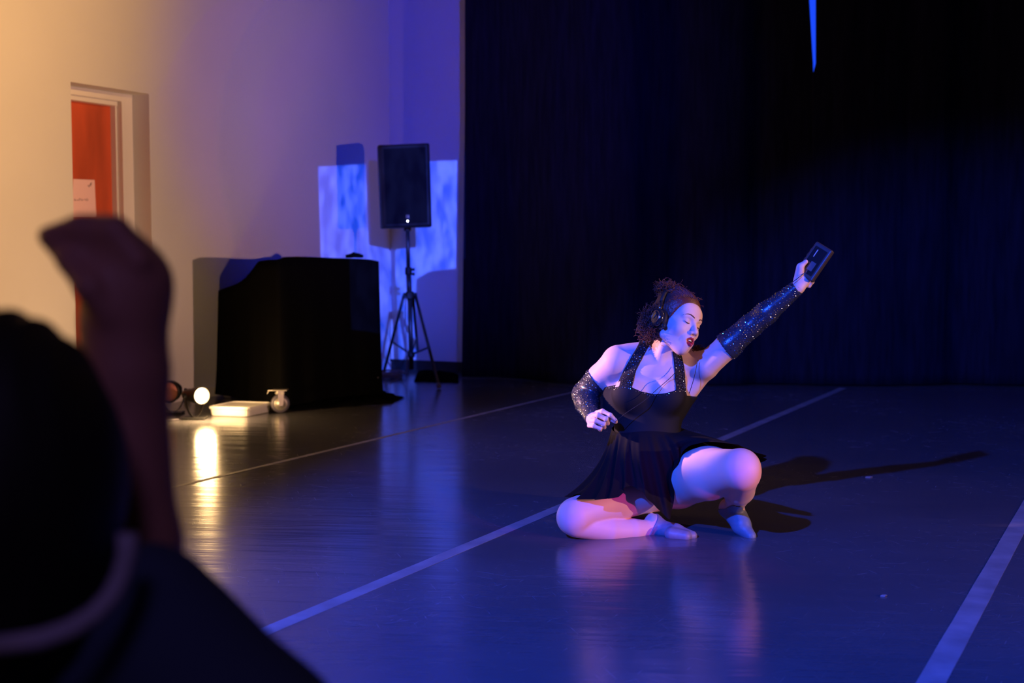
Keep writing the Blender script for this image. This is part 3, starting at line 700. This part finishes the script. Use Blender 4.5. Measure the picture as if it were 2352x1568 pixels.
# head
head = [he(0, -.014, .030, (.073, .090, .082), .02), he(0, .030, -.022, (.062, .058, .078), .03), he(0, .052, -.088, (.027, .028, .024), .025),
        hc((0, .058, -.092), (-.050, .004, -.062), .022, .018, .02), hc((0, .058, -.092), (.050, .004, -.062), .022, .018, .02),
        he(-.036, .056, -.030, (.024, .024, .022), .02), he(.036, .056, -.030, (.024, .024, .022), .02),
        he(0, .062, .038, (.052, .027, .036), .03),
        hc((-.040, .072, .020), (-.012, .084, .015), .009, .009, .012), hc((.040, .072, .020), (.012, .084, .015), .009, .009, .012),
        he(-.031, .096, .002, (.016, .013, .010), .010, True), he(.031, .096, .002, (.016, .013, .010), .010, True),
        he(-.030, .072, .000, (.0145, .0145, .0125), .005), he(.030, .072, .000, (.0145, .0145, .0125), .005),
        hc((0, .084, .012), (0, .103, -.028), .0075, .0095, .010), he(0, .106, -.032, (.0105, .0095, .009), .008),
        he(-.012, .096, -.037, (.0075, .010, .007), .006), he(.012, .096, -.037, (.0075, .010, .007), .006),
        he(0, .080, -.066, (.030, .016, .026), .015),
        he(0, .100, -.0685, (.0195, .024, .0085), .004, True),
        hc((-.021, .083, -.065), (-.004, .096, -.0555), .0035, .0052, .004), hc((.021, .083, -.065), (.004, .096, -.0555), .0035, .0052, .004),
        hc((-.021, .083, -.066), (0, .0955, -.080), .0035, .0068, .004), hc((.021, .083, -.066), (0, .0955, -.080), .0035, .0068, .004),
        he(-.0075, .104, -.0435, (.0038, .006, .0032), .002, True), he(.0075, .104, -.0435, (.0038, .006, .0032), .002, True),
        he(-.072, -.004, -.020, (.012, .018, .030), .006), he(.072, -.004, -.020, (.012, .018, .030), .006)]
# hands. left: a loose fist pinching the cord
def finger(pts, r0=.0088, r1=.0070, k=.005):
    n = len(pts) - 1; return [cone(pts[i], pts[i + 1], r0 + (r1 - r0) * i / n, r0 + (r1 - r0) * (i + 1) / n, k) for i in range(n)]
hand_l = [ell(P(1370, 966, 4.945), (.026, .034, .032), k=.012), cone(lw, P(1370, 966, 4.945), .024, .026, k=.012)]
hand_l += finger([P(1370, 948, 4.945), P(1384, 944, 4.905), P(1402, 953, 4.885), P(1414, 965, 4.895)], .0096, .0072)
hand_l += finger([P(1362, 955, 4.935), P(1374, 953, 4.895), P(1392, 962, 4.885), P(1396, 972, 4.91)], .0096, .0080)
hand_l += finger([P(1357, 966, 4.935), P(1368, 966, 4.892), P(1386, 974, 4.89), P(1388, 981, 4.91)], .0094, .0080)
hand_l += finger([P(1353, 977, 4.935), P(1364, 978, 4.898), P(1378, 984, 4.898), P(1379, 987, 4.915)], .0086, .0072)
hand_l += finger([P(1385, 965, 4.94), P(1400, 960, 4.915), P(1414, 968, 4.908)], .0110, .0082, .008)
# right: open grip round the player
hand_r = [cone(rw, P(1845, 643, 4.865), .024, .026, k=.012), ell(P(1846, 636, 4.872), (.028, .015, .032), k=.012), cone(P(1833, 640, 4.86), P(1838, 620, 4.85), .015, .014, k=.012)]
hand_r += finger([P(1836, 628, 4.855), P(1838, 612, 4.845), P(1851, 601, 4.842)], .0130, .0082, .010)
hand_r += finger([P(1846, 622, 4.885), P(1862, 602, 4.895), P(1877, 590, 4.885), P(1886, 584, 4.868)], .0092, .0072)
hand_r += finger([P(1850, 630, 4.888), P(1868, 613, 4.898), P(1884, 603, 4.885), P(1891, 600, 4.866)], .0092, .0072)
hand_r += finger([P(1852, 640, 4.885), P(1870, 628, 4.893), P(1883, 618, 4.880), P(1886, 614, 4.862)], .0090, .0070)
hand_r += finger([P(1848, 650, 4.872), P(1858, 655, 4.868), P(1865, 647, 4.858), P(1868, 637, 4.850)], .0100, .0066)
body = torso + neck + arm_l + arm_r + leg_k + leg_r + fk + fr_ + head + hand_l + hand_r
for p in body: p.lo = p.lo; p.hi = p.hi

def woman():
    base = fl(1500, 1200); root = thing('dancer', (base[0], base[1], 0), 'person kneeling in a black sequinned halter dress and headphones, one arm raised with a player', 'person')
    bl, bh = bounds(body); bl[2] = -.01
    F, lo, h, _ = field(body, bl, bh, .0034); V, Q = nets(F, lo, h, 2)
    # finer pieces for head and hands, cut along planes so that one skin results
    cut_n = H(0, 0, 0) - P(1520, 812, 5.03); cut_n /= np.linalg.norm(cut_n); cut_o = P(1533, 790, 5.02)
    hl, hh = bounds(head, .01)
    ldir = (P(1370, 966, 4.945) - lw); ldir /= np.linalg.norm(ldir); rdir = P(1845, 643, 4.865) - rw; rdir /= np.linalg.norm(rdir)
    l1, l2 = bounds(hand_l[1:], .01); r1, r2 = bounds(hand_r, .01)
    lcut, rcut = lw + ldir * .002, rw + rdir * .0
    inb = lambda V_, a, b: ((V_ > a + .008) & (V_ < b - .008)).all(1)
    ish = ((V - cut_o) @ cut_n > 0) & inb(V, hl, hh)
    isl = ((V - lcut) @ ldir > 0) & inb(V, l1, l2); isr = ((V - rcut) @ rdir > 0) & inb(V, r1, r2)
    V0, Q0 = keep(V, Q, ~(ish | isl | isr)); VV = [V0]; QQ = [Q0]; n = len(V0); MI = [np.zeros(len(Q0), int)]
    for prs, a, b, o, d, hh_ in ((body, hl, hh, cut_o, cut_n, .0017), (body, l1, l2, lcut, ldir, .0017), (body, r1, r2, rcut, rdir, .0017)):
        sel = [p for p in prs if np.all(p.hi > a - .05) and np.all(p.lo < b + .05)]
        F, lo, h, _ = field(sel, a, b, hh_, .012); V1, Q1 = nets(F, lo, h, 1); V1, Q1 = keep(V1, Q1, ((V1 - o) @ d > -.005) & inb(V1, a - .005, b + .005))
        mi = np.zeros(len(Q1), int)
        if o is cut_o:      # lips and mouth coloured by place on the face
            fc = V1[Q1].mean(1); loc = (fc - HC) @ HR.T
            aa, bb, cc = loc.T
            w_ = np.clip(1 - (np.abs(aa) / .0235) ** 2, 0, 1)
            up = (cc > -.068) & (cc < -.0665 + .0145 * w_ ** .8 - .002 * np.exp(-(aa / .003) ** 2)) & (bb > .080)
            dn = (cc <= -.068) & (cc > -.0665 - .0205 * w_ ** .8) & (bb > .080)
            lipm = (up | dn) & (np.abs(aa) < .0235); mi[lipm] = 1
            ins = (np.abs(aa) < .018) & (np.abs(cc + .0685) < .0105) & (bb < .0905) & (bb > .05); mi[ins] = 2
        VV.append(V1); QQ.append(Q1 + n); n += len(V1); MI.append(mi)
    obj('body', np.concatenate(VV), np.concatenate(QQ), None, root, True, mats=['skin', 'lip', 'mouth'], mi=np.concatenate(MI))
    # teeth, lashes, brows
    mb = MB(); mb.tube([H(-.012, .083, -.0635), H(-.006, .0875, -.0632), H(0, .089, -.063), H(.006, .0875, -.0632), H(.012, .083, -.0635)], [.003, .0042, .0045, .0042, .003], 8); mb.build('teeth', 'teeth', root, True)
    for sg in (-1, 1):
        pts = [H(sg * (.030 + .0145 * math.cos(a)), .072 + .0150 * (1 - .45 * abs(math.cos(a)) ** 2) ** 1, .000 - .0065 * abs(math.sin(a)) ** .7) for a in np.linspace(0, math.pi, 9)]
        MB().tube(pts, [.0006, .001, .0014, .0016, .0017, .0016, .0014, .001, .0006], 6).build('eyelash', 'hair', root, True)
        pts = [H(sg * x, y, z) for x, y, z in ((.012, .0925, .0185), (.020, .0905, .0225), (.029, .086, .0255), (.038, .079, .0245), (.045, .070, .019))]
        pts = [pts[i] * (1 - t) + pts[i + 1] * t for i in range(4) for t in (0, .5)] + [pts[4]]; pts = settle(head, pts, .0003, 8, True)
        MB().tube(pts, [.0016, .0022, .0024, .0024, .0022, .0019, .0016, .0011, .0006], 6).build('eyebrow', 'hair', root, True)
    # hair: cap plus curls
    cap = [he(0, -.010, .038, (.084, .094, .090), .02), he(-.045, -.060, -.025, (.050, .055, .060), .03), he(.045, -.055, -.03, (.045, .055, .06), .03),
           he(-.020, -.03, .105, (.055, .060, .030), .02),
           he(0, .090, -.050, (.150, .072, .122), .008, True)]
    a, b = bounds(cap[:4], .01); Fc, lo, h, ax = field(cap, a, b, .0028, .012)
    V1, Q1 = nets(Fc, lo, h, 1)
    n1 = RNG.normal(size=(len(V1), 1)) * .0006; V1 = V1 + n1
    mb = MB(); r = random.Random(4)
    def curl(c, dirv, ln, rad, turns, th=.0013):
        d = np.asarray(dirv, float); d /= np.linalg.norm(d); u = np.cross(d, [.3, .5, .8]); u /= np.linalg.norm(u); v = np.cross(d, u); ph = r.random() * 6.28; th = r.uniform(.0006, .0012); bend = np.array([r.uniform(-1, 1) for _ in range(3)]) * ln * .25
        pts = []
        for i in range(30):
            t = i / 29; a = ph + turns * 6.283 * t; pts.append(c + d * ln * (t - .5) + bend * (t - .5) ** 2 * 4 + rad * (u * math.cos(a) + v * math.sin(a)) * (.5 + .5 * t))
        mb.tube(pts, th, 4)
    def clump(c, rr, n, dirv, ln=(.03, .06), rad=(.004, .009), sp=.8):
        for _ in range(n):
            while True:
                q = np.array([r.uniform(-1, 1) for _ in range(3)])
                if q @ q < 1: break
            q = q / max(np.linalg.norm(q), .3) * (.75 + .25 * r.random()) if r.random() < .7 else q
            curl(np.asarray(c) + HR.T @ (q * np.asarray(rr)), hdir(np.asarray(dirv) + np.array([r.uniform(-sp, sp) for _ in range(3)])), r.uniform(*ln), r.uniform(*rad), r.uniform(1.5, 3.5))
    clump(H(-.078, -.055, -.030), (.034, .042, .062), 420, (0, 0, -1))
    clump(H(-.030, -.040, .112), (.058, .052, .028), 300, (1, 0, .2))
    clump(H(.05, -.06, -.06), (.045, .04, .06), 150, (0, 0, -1))
    clump(H(.0, .0, .10), (.060, .055, .022), 70, (1, .3, 0), (.04, .08), (.002, .005))
    for k in range(16):        # fly-away strands
        x = r.uniform(-.06, .07); mb.tube([H(x + r.uniform(-.004, .004) * i, .03 - .012 * i + .05 * abs(x), .108 + .007 * i + r.uniform(-.002, .003)) for i in range(6)], .0007, 3)
    def scalp(phi, n=26):      # combed strands from the hairline to the back of the head
        d0 = np.array([math.sin(phi), .75 * math.cos(phi) + .1 + r.uniform(-.25, .05), .6 * math.cos(phi) + .1]); d0 /= np.linalg.norm(d0)
        d1 = np.array([.4 * math.sin(phi) + r.uniform(-.2, .2), -1, .05 + r.uniform(-.2, .3)]); d1 /= np.linalg.norm(d1); w_ = math.acos(float(d0 @ d1)); out = []
        ph = r.random() * 6
        for i in range(n):
            t = i / (n - 1); d = (math.sin((1 - t) * w_) * d0 + math.sin(t * w_) * d1) / math.sin(w_); k = 1.008 + .012 * math.sin(t * 17 + ph) + .01 * t
            out.append(H(.084 * d[0] * k + .002 * math.sin(t * 25 + ph), -.010 + .094 * d[1] * k, .038 + .090 * d[2] * k))
        return settle(cap, out, .0006 + .0008 * r.random(), 3, True)
    for k in range(460):
        mb.tube(scalp(math.radians(r.uniform(-88, 88))), r.uniform(.0006, .0011), 3)
    clump(P(1603, 806, 5.03), (.022, .02, .018), 60, (1, 0, .3), (.02, .04), (.003, .006))
    Vt = np.array(mb.V); Ft = [f for f in mb.F]
    me_o = obj('hair', np.concatenate([V1, Vt]), [tuple(map(int, q)) for q in Q1] + [tuple(i + len(V1) for i in f) for f in Ft], 'hair', root, True)
    # bodice: offset of the torso cut to the neckline
    YD = 4.95
    def region(polys):
        return [np.array([[P(x, y, YD)[0], P(x, y, YD)[2]] for x, y in pl]) for pl in polys]
    def poly_sdf(pl, X, Z):
        d = np.full(X.shape, 1e9); ins = np.zeros(X.shape, bool); n = len(pl)
        for i in range(n):
            a, b = pl[i], pl[(i + 1) % n]; e = b - a; wx, wz = X - a[0], Z - a[1]; t = np.clip((wx * e[0] + wz * e[1]) / (e @ e), 0, 1)
            d = np.minimum(d, (wx - e[0] * t) ** 2 + (wz - e[1] * t) ** 2)
            cnd = ((a[1] > Z) != (b[1] > Z)) & (X < (b[0] - a[0]) * (Z - a[1]) / (b[1] - a[1] + 1e-12) + a[0]); ins ^= cnd
        return np.where(ins, -1, 1) * np.sqrt(d)
    bod = torso + neck
    polys = region([[(1370, 897), (1396, 893), (1421, 886), (1447, 886), (1472, 897), (1500, 903), (1528, 899), (1549, 893), (1577, 890), (1582, 912), (1610, 916), (1620, 1100), (1350, 1100)],
                    [(1418, 892), (1434, 852), (1455, 815), (1478, 782), (1490, 772), (1512, 774), (1496, 792), (1480, 818), (1462, 850), (1447, 892)],
                    [(1549, 896), (1551, 862), (1549, 822), (1546, 808), (1564, 808), (1570, 822), (1576, 862), (1580, 900)]])
    a, b = bounds(torso, .02); a[2] = P(1480, 1045, 5.0)[2]; Fb, lo, h, ax = field(bod, a, b, .0030, .02)
    X, Z = np.meshgrid(ax[0], ax[2], indexing='ij'); reg = np.min([poly_sdf(pl, X, Z) for pl in polys], 0).astype(np.float32)
    G = np.maximum(Fb - .0055, reg[:, None, :]); G = np.maximum(G, -(Fb + .004))
    # straps and top: keep to a thin shell ; drop the part on the back below the arms
    V1, Q1 = nets(G, lo, h, 1); bo = obj('dress_bodice', V1, Q1, 'dress', root, True)
    # sequins
    def sequins(name, pts, nrm, parent, size, jit=.35):
        V = []; Fs = []
        for p, n_ in zip(pts, nrm):
            n_ = n_ + RNG.normal(size=3) * jit; n_ /= np.linalg.norm(n_); t = np.cross(n_, [0.2, .1, 1]); t /= np.linalg.norm(t); b_ = np.cross(n_, t); s_ = size * RNG.uniform(.7, 1.2)
            k = len(V); c = p
            V += [c + t * s_ + b_ * s_ * .6, c - t * s_ + b_ * s_ * .6, c - t * s_ - b_ * s_ * .6, c + t * s_ - b_ * s_ * .6, c + n_ * s_ * .25]
            Fs += [(k, k + 1, k + 4), (k + 1, k + 2, k + 4), (k + 2, k + 3, k + 4), (k + 3, k, k + 4)]
        o = obj(name, V, Fs, 'sequin', parent); o['kind'] = 'stuff'; o['label'] = 'silver sequins'; return o
    def scatter(V, Q, nmax, mind, ok):
        fc = V[Q].mean(1); nr = np.cross(V[Q[:, 1]] - V[Q[:, 0]], V[Q[:, 3]] - V[Q[:, 0]]); nr /= np.linalg.norm(nr, axis=1)[:, None] + 1e-12
        m = ok(fc, nr); fc, nr = fc[m], nr[m]; od = RNG.permutation(len(fc)); grid = {}; out = []
        for i in od:
            key = tuple((fc[i] // mind).astype(int)); good = True
            for dx in (-1, 0, 1):
                for dy in (-1, 0, 1):
                    for dz in (-1, 0, 1):
                        for j in grid.get((key[0] + dx, key[1] + dy, key[2] + dz), ()):
                            if np.linalg.norm(fc[i] - fc[j]) < mind: good = False
            if good: grid.setdefault(key, []).append(i); out.append(i)
            if len(out) >= nmax: break
        return fc[out] + nr[out] * .0012, nr[out]
    strap_polys = polys[1:]
    def okb(fc, nr):
        d = np.min([poly_sdf(pl, fc[:, 0], fc[:, 2]) for pl in strap_polys], 0); top = poly_sdf(polys[0], fc[:, 0], fc[:, 2])
        return (nr[:, 1] < -.1) & ((d < -.004) | ((top > -.0075) & (top < -.003))) & (fc[:, 2] > P(1480, 912, 4.95)[2])
    ok_sign = np.sign(((V1[Q1].mean(1) - V1.mean(0)) * np.cross(V1[Q1[:, 1]] - V1[Q1[:, 0]], V1[Q1[:, 3]] - V1[Q1[:, 0]])).sum(1).mean())
    p_, n_ = scatter(V1, Q1, 400, .0085, okb); sequins('sequin', p_, n_, bo, .0024, .25)
    # sleeves
    def sleeve(arm, c0, d0, c1, d1, hand):
        prs = arm + hand; a, b = bounds(arm, .02); Fs, lo, h, ax = field(prs, a, b, .0030, .02)
        X, Y, Z = np.meshgrid(*ax, indexing='ij', sparse=True)
        pl = lambda c, d: (X - c[0]) * d[0] + (Y - c[1]) * d[1] + (Z - c[2]) * d[2]
        G = np.maximum(np.maximum(Fs - .0050, -(Fs + .003)), np.maximum(-pl(c0, d0), pl(c1, d1))).astype(np.float32)
        V1, Q1 = nets(G, lo, h, 1); so = obj('sleeve', V1, Q1, 'sleeve', root, True); so['label'] = 'black sequinned arm warmer'
        sg = lambda fc, nr: np.minimum(np.abs(sdf_at(arm, fc) - .005), 1) < .0035
        p_, n_ = scatter(V1, Q1, 1500, .0086, sg); sequins('sequin', p_, n_, so, .0029, .3)
    nd = lambda v: v / np.linalg.norm(v)
    ld1 = nd(np.array([-.75, .15, -.62])); sleeve(arm_l, P(1363, 868, 5.06), ld1, lw, nd(lw - le), hand_l[:1])
    rd1 = nd(re - rs); sleeve(arm_r, P(1665, 795, 4.98), nd(rd1 + np.array([.25, 0, .1])), rw, nd(rw - re), [])
    # shoes
    def shoe(ft, shin, cut_c, cut_d):
        prs = ft; a, b = bounds(ft, .015); Fs, lo, h, ax = field(prs + shin, a, b, .0026, .02); X, Y, Z = np.meshgrid(*ax, indexing='ij', sparse=True)
        G = np.maximum(Fs - .0035, ((X - cut_c[0]) * cut_d[0] + (Y - cut_c[1]) * cut_d[1] + (Z - cut_c[2]) * cut_d[2])).astype(np.float32)
        V1, Q1 = nets(G, lo, h, 1); so = obj('shoe', V1, Q1, 'shoe', root, True); return so
    shoe(fk, leg_k[5:6], P(1502, 1198, 4.97), nd(np.array([-.75, -.1, .50])))
    shoe(fr_, leg_r[4:5], P(1680, 1172, 5.0), nd(np.array([.15, .30, .95])))
    # skirt
    wc = P(1484, 985, 5.03); wa = []
    hem = [(1312, 1140, 4.90), (1345, 1147, 4.80), (1385, 1146, 4.77), (1420, 1142, 4.78), (1443, 1114, 4.84), (1478, 1132, 4.80), (1508, 1166, 4.84), (1538, 1195, 4.88), (1547, 1160, 4.93), (1552, 1120, 4.92),
           (1558, 1075, 4.90), (1572, 1032, 4.90), (1600, 1016, 4.88), (1640, 1014, 4.82), (1690, 1020, 4.76), (1735, 1036, 4.76), (1760, 1050, 4.82), (1758, 1058, 4.95), (1700, 1090, 5.15), (1640, 1130, 5.25), (1560, 1160, 5.30), (1480, 1170, 5.32), (1400, 1165, 5.26), (1340, 1150, 5.12), (1312, 1142, 5.0)]
    hem = np.array([P(*q) for q in hem]); m_ = len(hem)
    ang0 = [-180, -163, -148, -134, -122, -110, -98, -88, -80, -72, -64, -54, -45, -36, -26, -16, -6, 8, 30, 52, 75, 98, 122, 146, 166]
    NU, NV = 300, 34; V = []
    from_a = np.radians(np.array(ang0 + [180.0])); hemc = np.vstack([hem, hem[:1]])
    us = np.linspace(-math.pi, math.pi, NU, endpoint=False)
    hx = np.stack([np.interp(us, from_a, hemc[:, i]) for i in range(3)], 1)
    ker = np.array([1, 2, 3, 2, 1.]) / 9; hx = np.stack([np.convolve(np.r_[hx[-2:, i], hx[:, i], hx[:2, i]], ker, 'valid') for i in range(3)], 1)
    wx = wc + np.stack([.130 * np.cos(us), .104 * np.sin(us), .006 * np.sin(us * 3)], 1)
    for j in range(NV + 1):
        t = j / NV; lft = np.clip(-np.cos(us), 0, 1)[:, None]; th_ = t ** (1 + 1.5 * lft); tv = np.full((NU, 1), t)
        base_ = wx * (1 - np.hstack([th_, th_, tv])) + hx * np.hstack([th_, th_, tv])
        outw = np.stack([np.cos(us), np.sin(us), np.zeros(NU)], 1)
        bulge = .035 * math.sin(math.pi * min(1, t * 1.15)) * (1 - t * .4)
        pl = .0075 * np.sin(us * 23 + 1.2 * np.sin(us * 5)) * t ** .7 + .005 * np.sin(us * 41 + 2) * t
        V.append(base_ + outw * (bulge * (1 - .8 * lft[:, 0]) + pl * (1 + 1.2 * lft[:, 0]))[:, None])
    V = np.concatenate(V); V = push_out(torso + leg_k + leg_r, V, .007, 6); V[:, 2] = np.maximum(V[:, 2], .012)
    G = V.reshape(NV + 1, NU, 3)
    for _ in range(2):
        G[1:-1] = .5 * G[1:-1] + .125 * (G[:-2] + G[2:]) + .125 * (np.roll(G, 1, 1) + np.roll(G, -1, 1))[1:-1]
    V = push_out(torso + leg_k + leg_r, G.reshape(-1, 3), .005, 3)
    Fq = np.array([(j * NU + i, (j + 1) * NU + i, (j + 1) * NU + (i + 1) % NU, j * NU + (i + 1) % NU) for j in range(NV) for i in range(NU)])
    sk = obj('dress_skirt', V, Fq, 'skirt', root, True)
woman()

# headphones
def headphones():
    t = thing('headphones', H(-.08, 0, -.02), 'black over-ear headphones worn by the kneeling dancer', 'headphones')
    for sg in (-1, 1):
        ax = hdir((sg, 0, 0)); c = H(sg * .074, -.004, -.012); up = hdir((0, 0, 1))
        MB().lathe(c, ax, [(.030, .0), (.037, .004), (.038, .012), (.033, .018)], 30, 0.82, hdir((0, 1, 0))).build('ear_cushion', 'plastic', t, True)
        cup = MB().lathe(c + ax * .017, ax, [(.034, 0), (.0345, .010), (.031, .017), (.024, .021), (.010, .023), (.002, .0235)], 30, 0.82, hdir((0, 1, 0))).build('ear_cup', 'gloss', t, True)
        MB().tube([c + ax * .0385 + hdir((0, .022 * .82 * math.cos(a), .022 * math.sin(a))) for a in np.linspace(0, 6.283, 32, endpoint=False)], .0011, 6, closed=True).build('trim_ring', 'copper', cup, True)
        MB().tube([c + ax * .042 + hdir((0, -.005, -.010)), c + ax * .042 + hdir((0, .006, .009))], .0012, 6).build('logo_mark', 'badge', cup, True)
        MB().tube([H(sg * .094, -.003, -.005), H(sg * .098, -.006, .030), H(sg * .094, -.008, .055)], [.006, .0065, .006], 10).build('yoke', 'gloss', t, True)
    pts = [H(.094 * math.cos(a), -.010 - .012 * math.sin(a), .050 + .082 * math.sin(a)) for a in np.linspace(0, math.pi, 26)]
    MB().tube(pts, .0085, 10).build('headband', 'plastic', t, True)
    e = H(-.088, .022, -.038); MB().lathe(e, hdir((-.6, .8, 0)), [(.008, 0), (.009, .004), (.006, .009), (.001, .011)], 16).build('boom_joint', 'gloss', t, True)
headphones()

# the portable player in the raised hand
def player():
    a, b = P(1851, 632, 4.855), P(1893, 571, 4.845); ax = b - a; L = np.linalg.norm(ax); u = ax / L
    n = np.array([-.62, -.75, .22]); n -= u * (n @ u); n /= np.linalg.norm(n); v = np.cross(u, n); R = np.stack([u, v, n], 1); c = (a + b) / 2
    t = thing('portable_player', c, 'dark portable music player held up in the raised hand', 'player')
    MB().box(c, (.135, .078, .024), R).build('case', 'gadget', t, bevel=.006, seg=3)
    MB().box(c + R @ [.0, .0, .0125], (.105, .056, .003), R).build('lid', 'gloss', t, bevel=.0014)
    MB().box(c + R @ [.028, -.010, .0145], (.030, .0035, .0012), R).build('logo_mark', 'steel', t)
    MB().box(c + R @ [-.020, .006, .0145], (.034, .022, .0012), R).build('window', 'badge', t)
    for k in range(4): MB().box(c + R @ [-.03 + .02 * k, -.0405, .002], (.013, .005, .009), R).build('button', 'plastic', t, bevel=.001)
player()

# the cord
def smooth_path(pts, n=7):
    pts = [np.asarray(p) for p in pts]; out = []
    for i in range(len(pts) - 1):
        p0, p1, p2, p3 = pts[max(i - 1, 0)], pts[i], pts[i + 1], pts[min(i + 2, len(pts) - 1)]
        for k in range(n):
            t = k / n; out.append(.5 * (2 * p1 + (p2 - p0) * t + (2 * p0 - 5 * p1 + 4 * p2 - p3) * t * t + (3 * p1 - p0 - 3 * p2 + p3) * t ** 3))
    return np.array(out + [pts[-1]])
cord = thing('headphone_cord', P(1480, 915, 4.872), "thin dark headphone cord crossing the dancer's chest", 'cord')
solid = torso + arm_r + neck
cq = smooth_path([P(1413, 968, 4.884), P(1440, 947, 4.875), P(1480, 920, 4.87), P(1510, 893, 4.89), P(1545, 862, 4.93), P(1560, 842, 4.95)])
MB().tube(push_out(solid, cq, .0080, 3), .0013, 6).build('chest_run', 'plastic', cord, True)
cp = smooth_path([P(1602, 826, 4.94), P(1598, 850, 4.94), P(1592, 875, 4.95), P(1583, 903, 4.96)], 5)
MB().tube(push_out(solid, cp, .0022, 3), .0013, 6).build('shoulder_run', 'plastic', cord, True)
cp = smooth_path([P(1846, 628, 4.838), P(1836, 636, 4.832), P(1824, 645, 4.832), P(1812, 652, 4.835)], 5)
MB().tube(cp, .0013, 6).build('palm_run', 'plastic', cord, True)

# ------------------------------------------------------------------ audience member in the foreground
def audience():
    Yh, Ya, Yt = 1.16, 1.32, 1.22
    root = thing('audience_member', (P(100, 1568, Yt)[0], Yt, 0), 'blurred dark-haired person seen from behind in the left foreground, raising one hand', 'person')
    sk = [ell(P(-25, 1085, Yh), (.088, .10, .125), k=.02), cone(P(-20, 1350, Yt), P(20, 1600, Yt), .06, .065, k=.03),
          cone(P(-20, 1640, 1.24), P(330, 1500, 1.24), .085, .06, k=.04),
          cone(P(325, 1420, 1.22), P(565, 1712, 1.22), .058, .078, k=.04), ell([P(100, 1568, 1.2)[0], 1.25, .42], (.20, .11, .30), k=.05),
          cone(P(560, 1735, 1.22), P(560, 2300, 1.26), .075, .05, k=.03), cone(P(560, 2300, 1.26), P(312, 1700, Ya), .05, .044, k=.02),
          ell([P(100, 1568, 1.2)[0], 1.25, .16], (.21, .15, .16), k=.05)]
    fore = [cone(P(312, 1700, Ya), P(303, 1250, Ya), .044, .046, k=.02), cone(P(303, 1250, Ya), P(288, 850, Ya), .046, .040, k=.02), cone(P(288, 850, Ya), P(284, 740, Ya), .040, .039, k=.02)]
    hand = [ell(P(298, 655, Ya), (.040, .042, .046), k=.02), cone(P(284, 740, Ya), P(300, 660, Ya), .038, .036, k=.02)]
    def fg(pts, r0=.0115, r1=.0095): return finger(pts, r0, r1, .006)
    for i, (dy, ex) in enumerate(((-.030, 0), (-.010, -6), (.010, 2), (.030, 14))):
        hand += fg([P(318, 600, Ya + dy), P(262, 528 - i * 2, Ya + dy), P(185 + ex, 520, Ya + dy * .8), P(112 + ex, 542, Ya + dy * .6)], .0135, .0100)
    hand += [ell(P(252, 600, Ya), (.034, .034, .036), k=.02), ell(P(215, 560, Ya), (.020, .028, .022), k=.015)]
    hand += fg([P(250, 720, Ya - .035), P(205, 660, Ya - .045), P(160, 600, Ya - .030), P(125, 560, Ya - .012)], .0155, .0105)
    prs = sk + fore + hand; a, b = bounds(prs, .015); a[2] = .0
    F, lo, h, _ = field(prs, a, b, .0052, .02); V, Q = nets(F, lo, h, 2)
    obj('body', V, Q, 'skin2', root, True)
    # hair: rounded bob
    hr = [ell(P(-25, 1070, Yh), (.113, .12, .140), k=.02), cone(P(-25, 1150, Yh + .0), P(-25, 1310, Yh), .110, .104, k=.03)]
    a, b = bounds(hr, .015); F, lo, h, _ = field(hr, a, b, .004, .02); V, Q = nets(F, lo, h, 2)
    V = V + (np.sin(V[:, 0:1] * 260 + 3 * np.sin(V[:, 2:3] * 20)) * .0012); o = obj('hair', V, Q, 'hair2', root, True)
    # shirt: offset of trunk and upper arm
    a, b = bounds(sk[1:], .03); a[2] = .0; F, lo, h, ax = field(sk[1:8], a, b, .006, .03); X, Y, Z = np.meshgrid(*ax, indexing='ij', sparse=True)
    ct_ = P(40, 1470, 1.2)
    G = np.maximum(F - .012, ((Z - ct_[2]) + 0 * X + 0 * Y - np.clip((X + .42) * 1.2, 0, .13))).astype(np.float32); G = np.maximum(G, -(F + .004))
    V, Q = nets(G, lo, h, 2); obj('shirt', V, Q, 'shirt', root, True)
    pts = [P(x, y, 1.04 + .0003 * abs(x - 100)) for x, y in ((292, 1225), (292, 1270), (280, 1320), (255, 1370), (215, 1412), (160, 1445), (95, 1468), (20, 1480), (-80, 1485), (-180, 1470))]
    MB().tube(pts, .0085, 10).build('collar', 'collar', root, True)
    # stool under the person
audience()
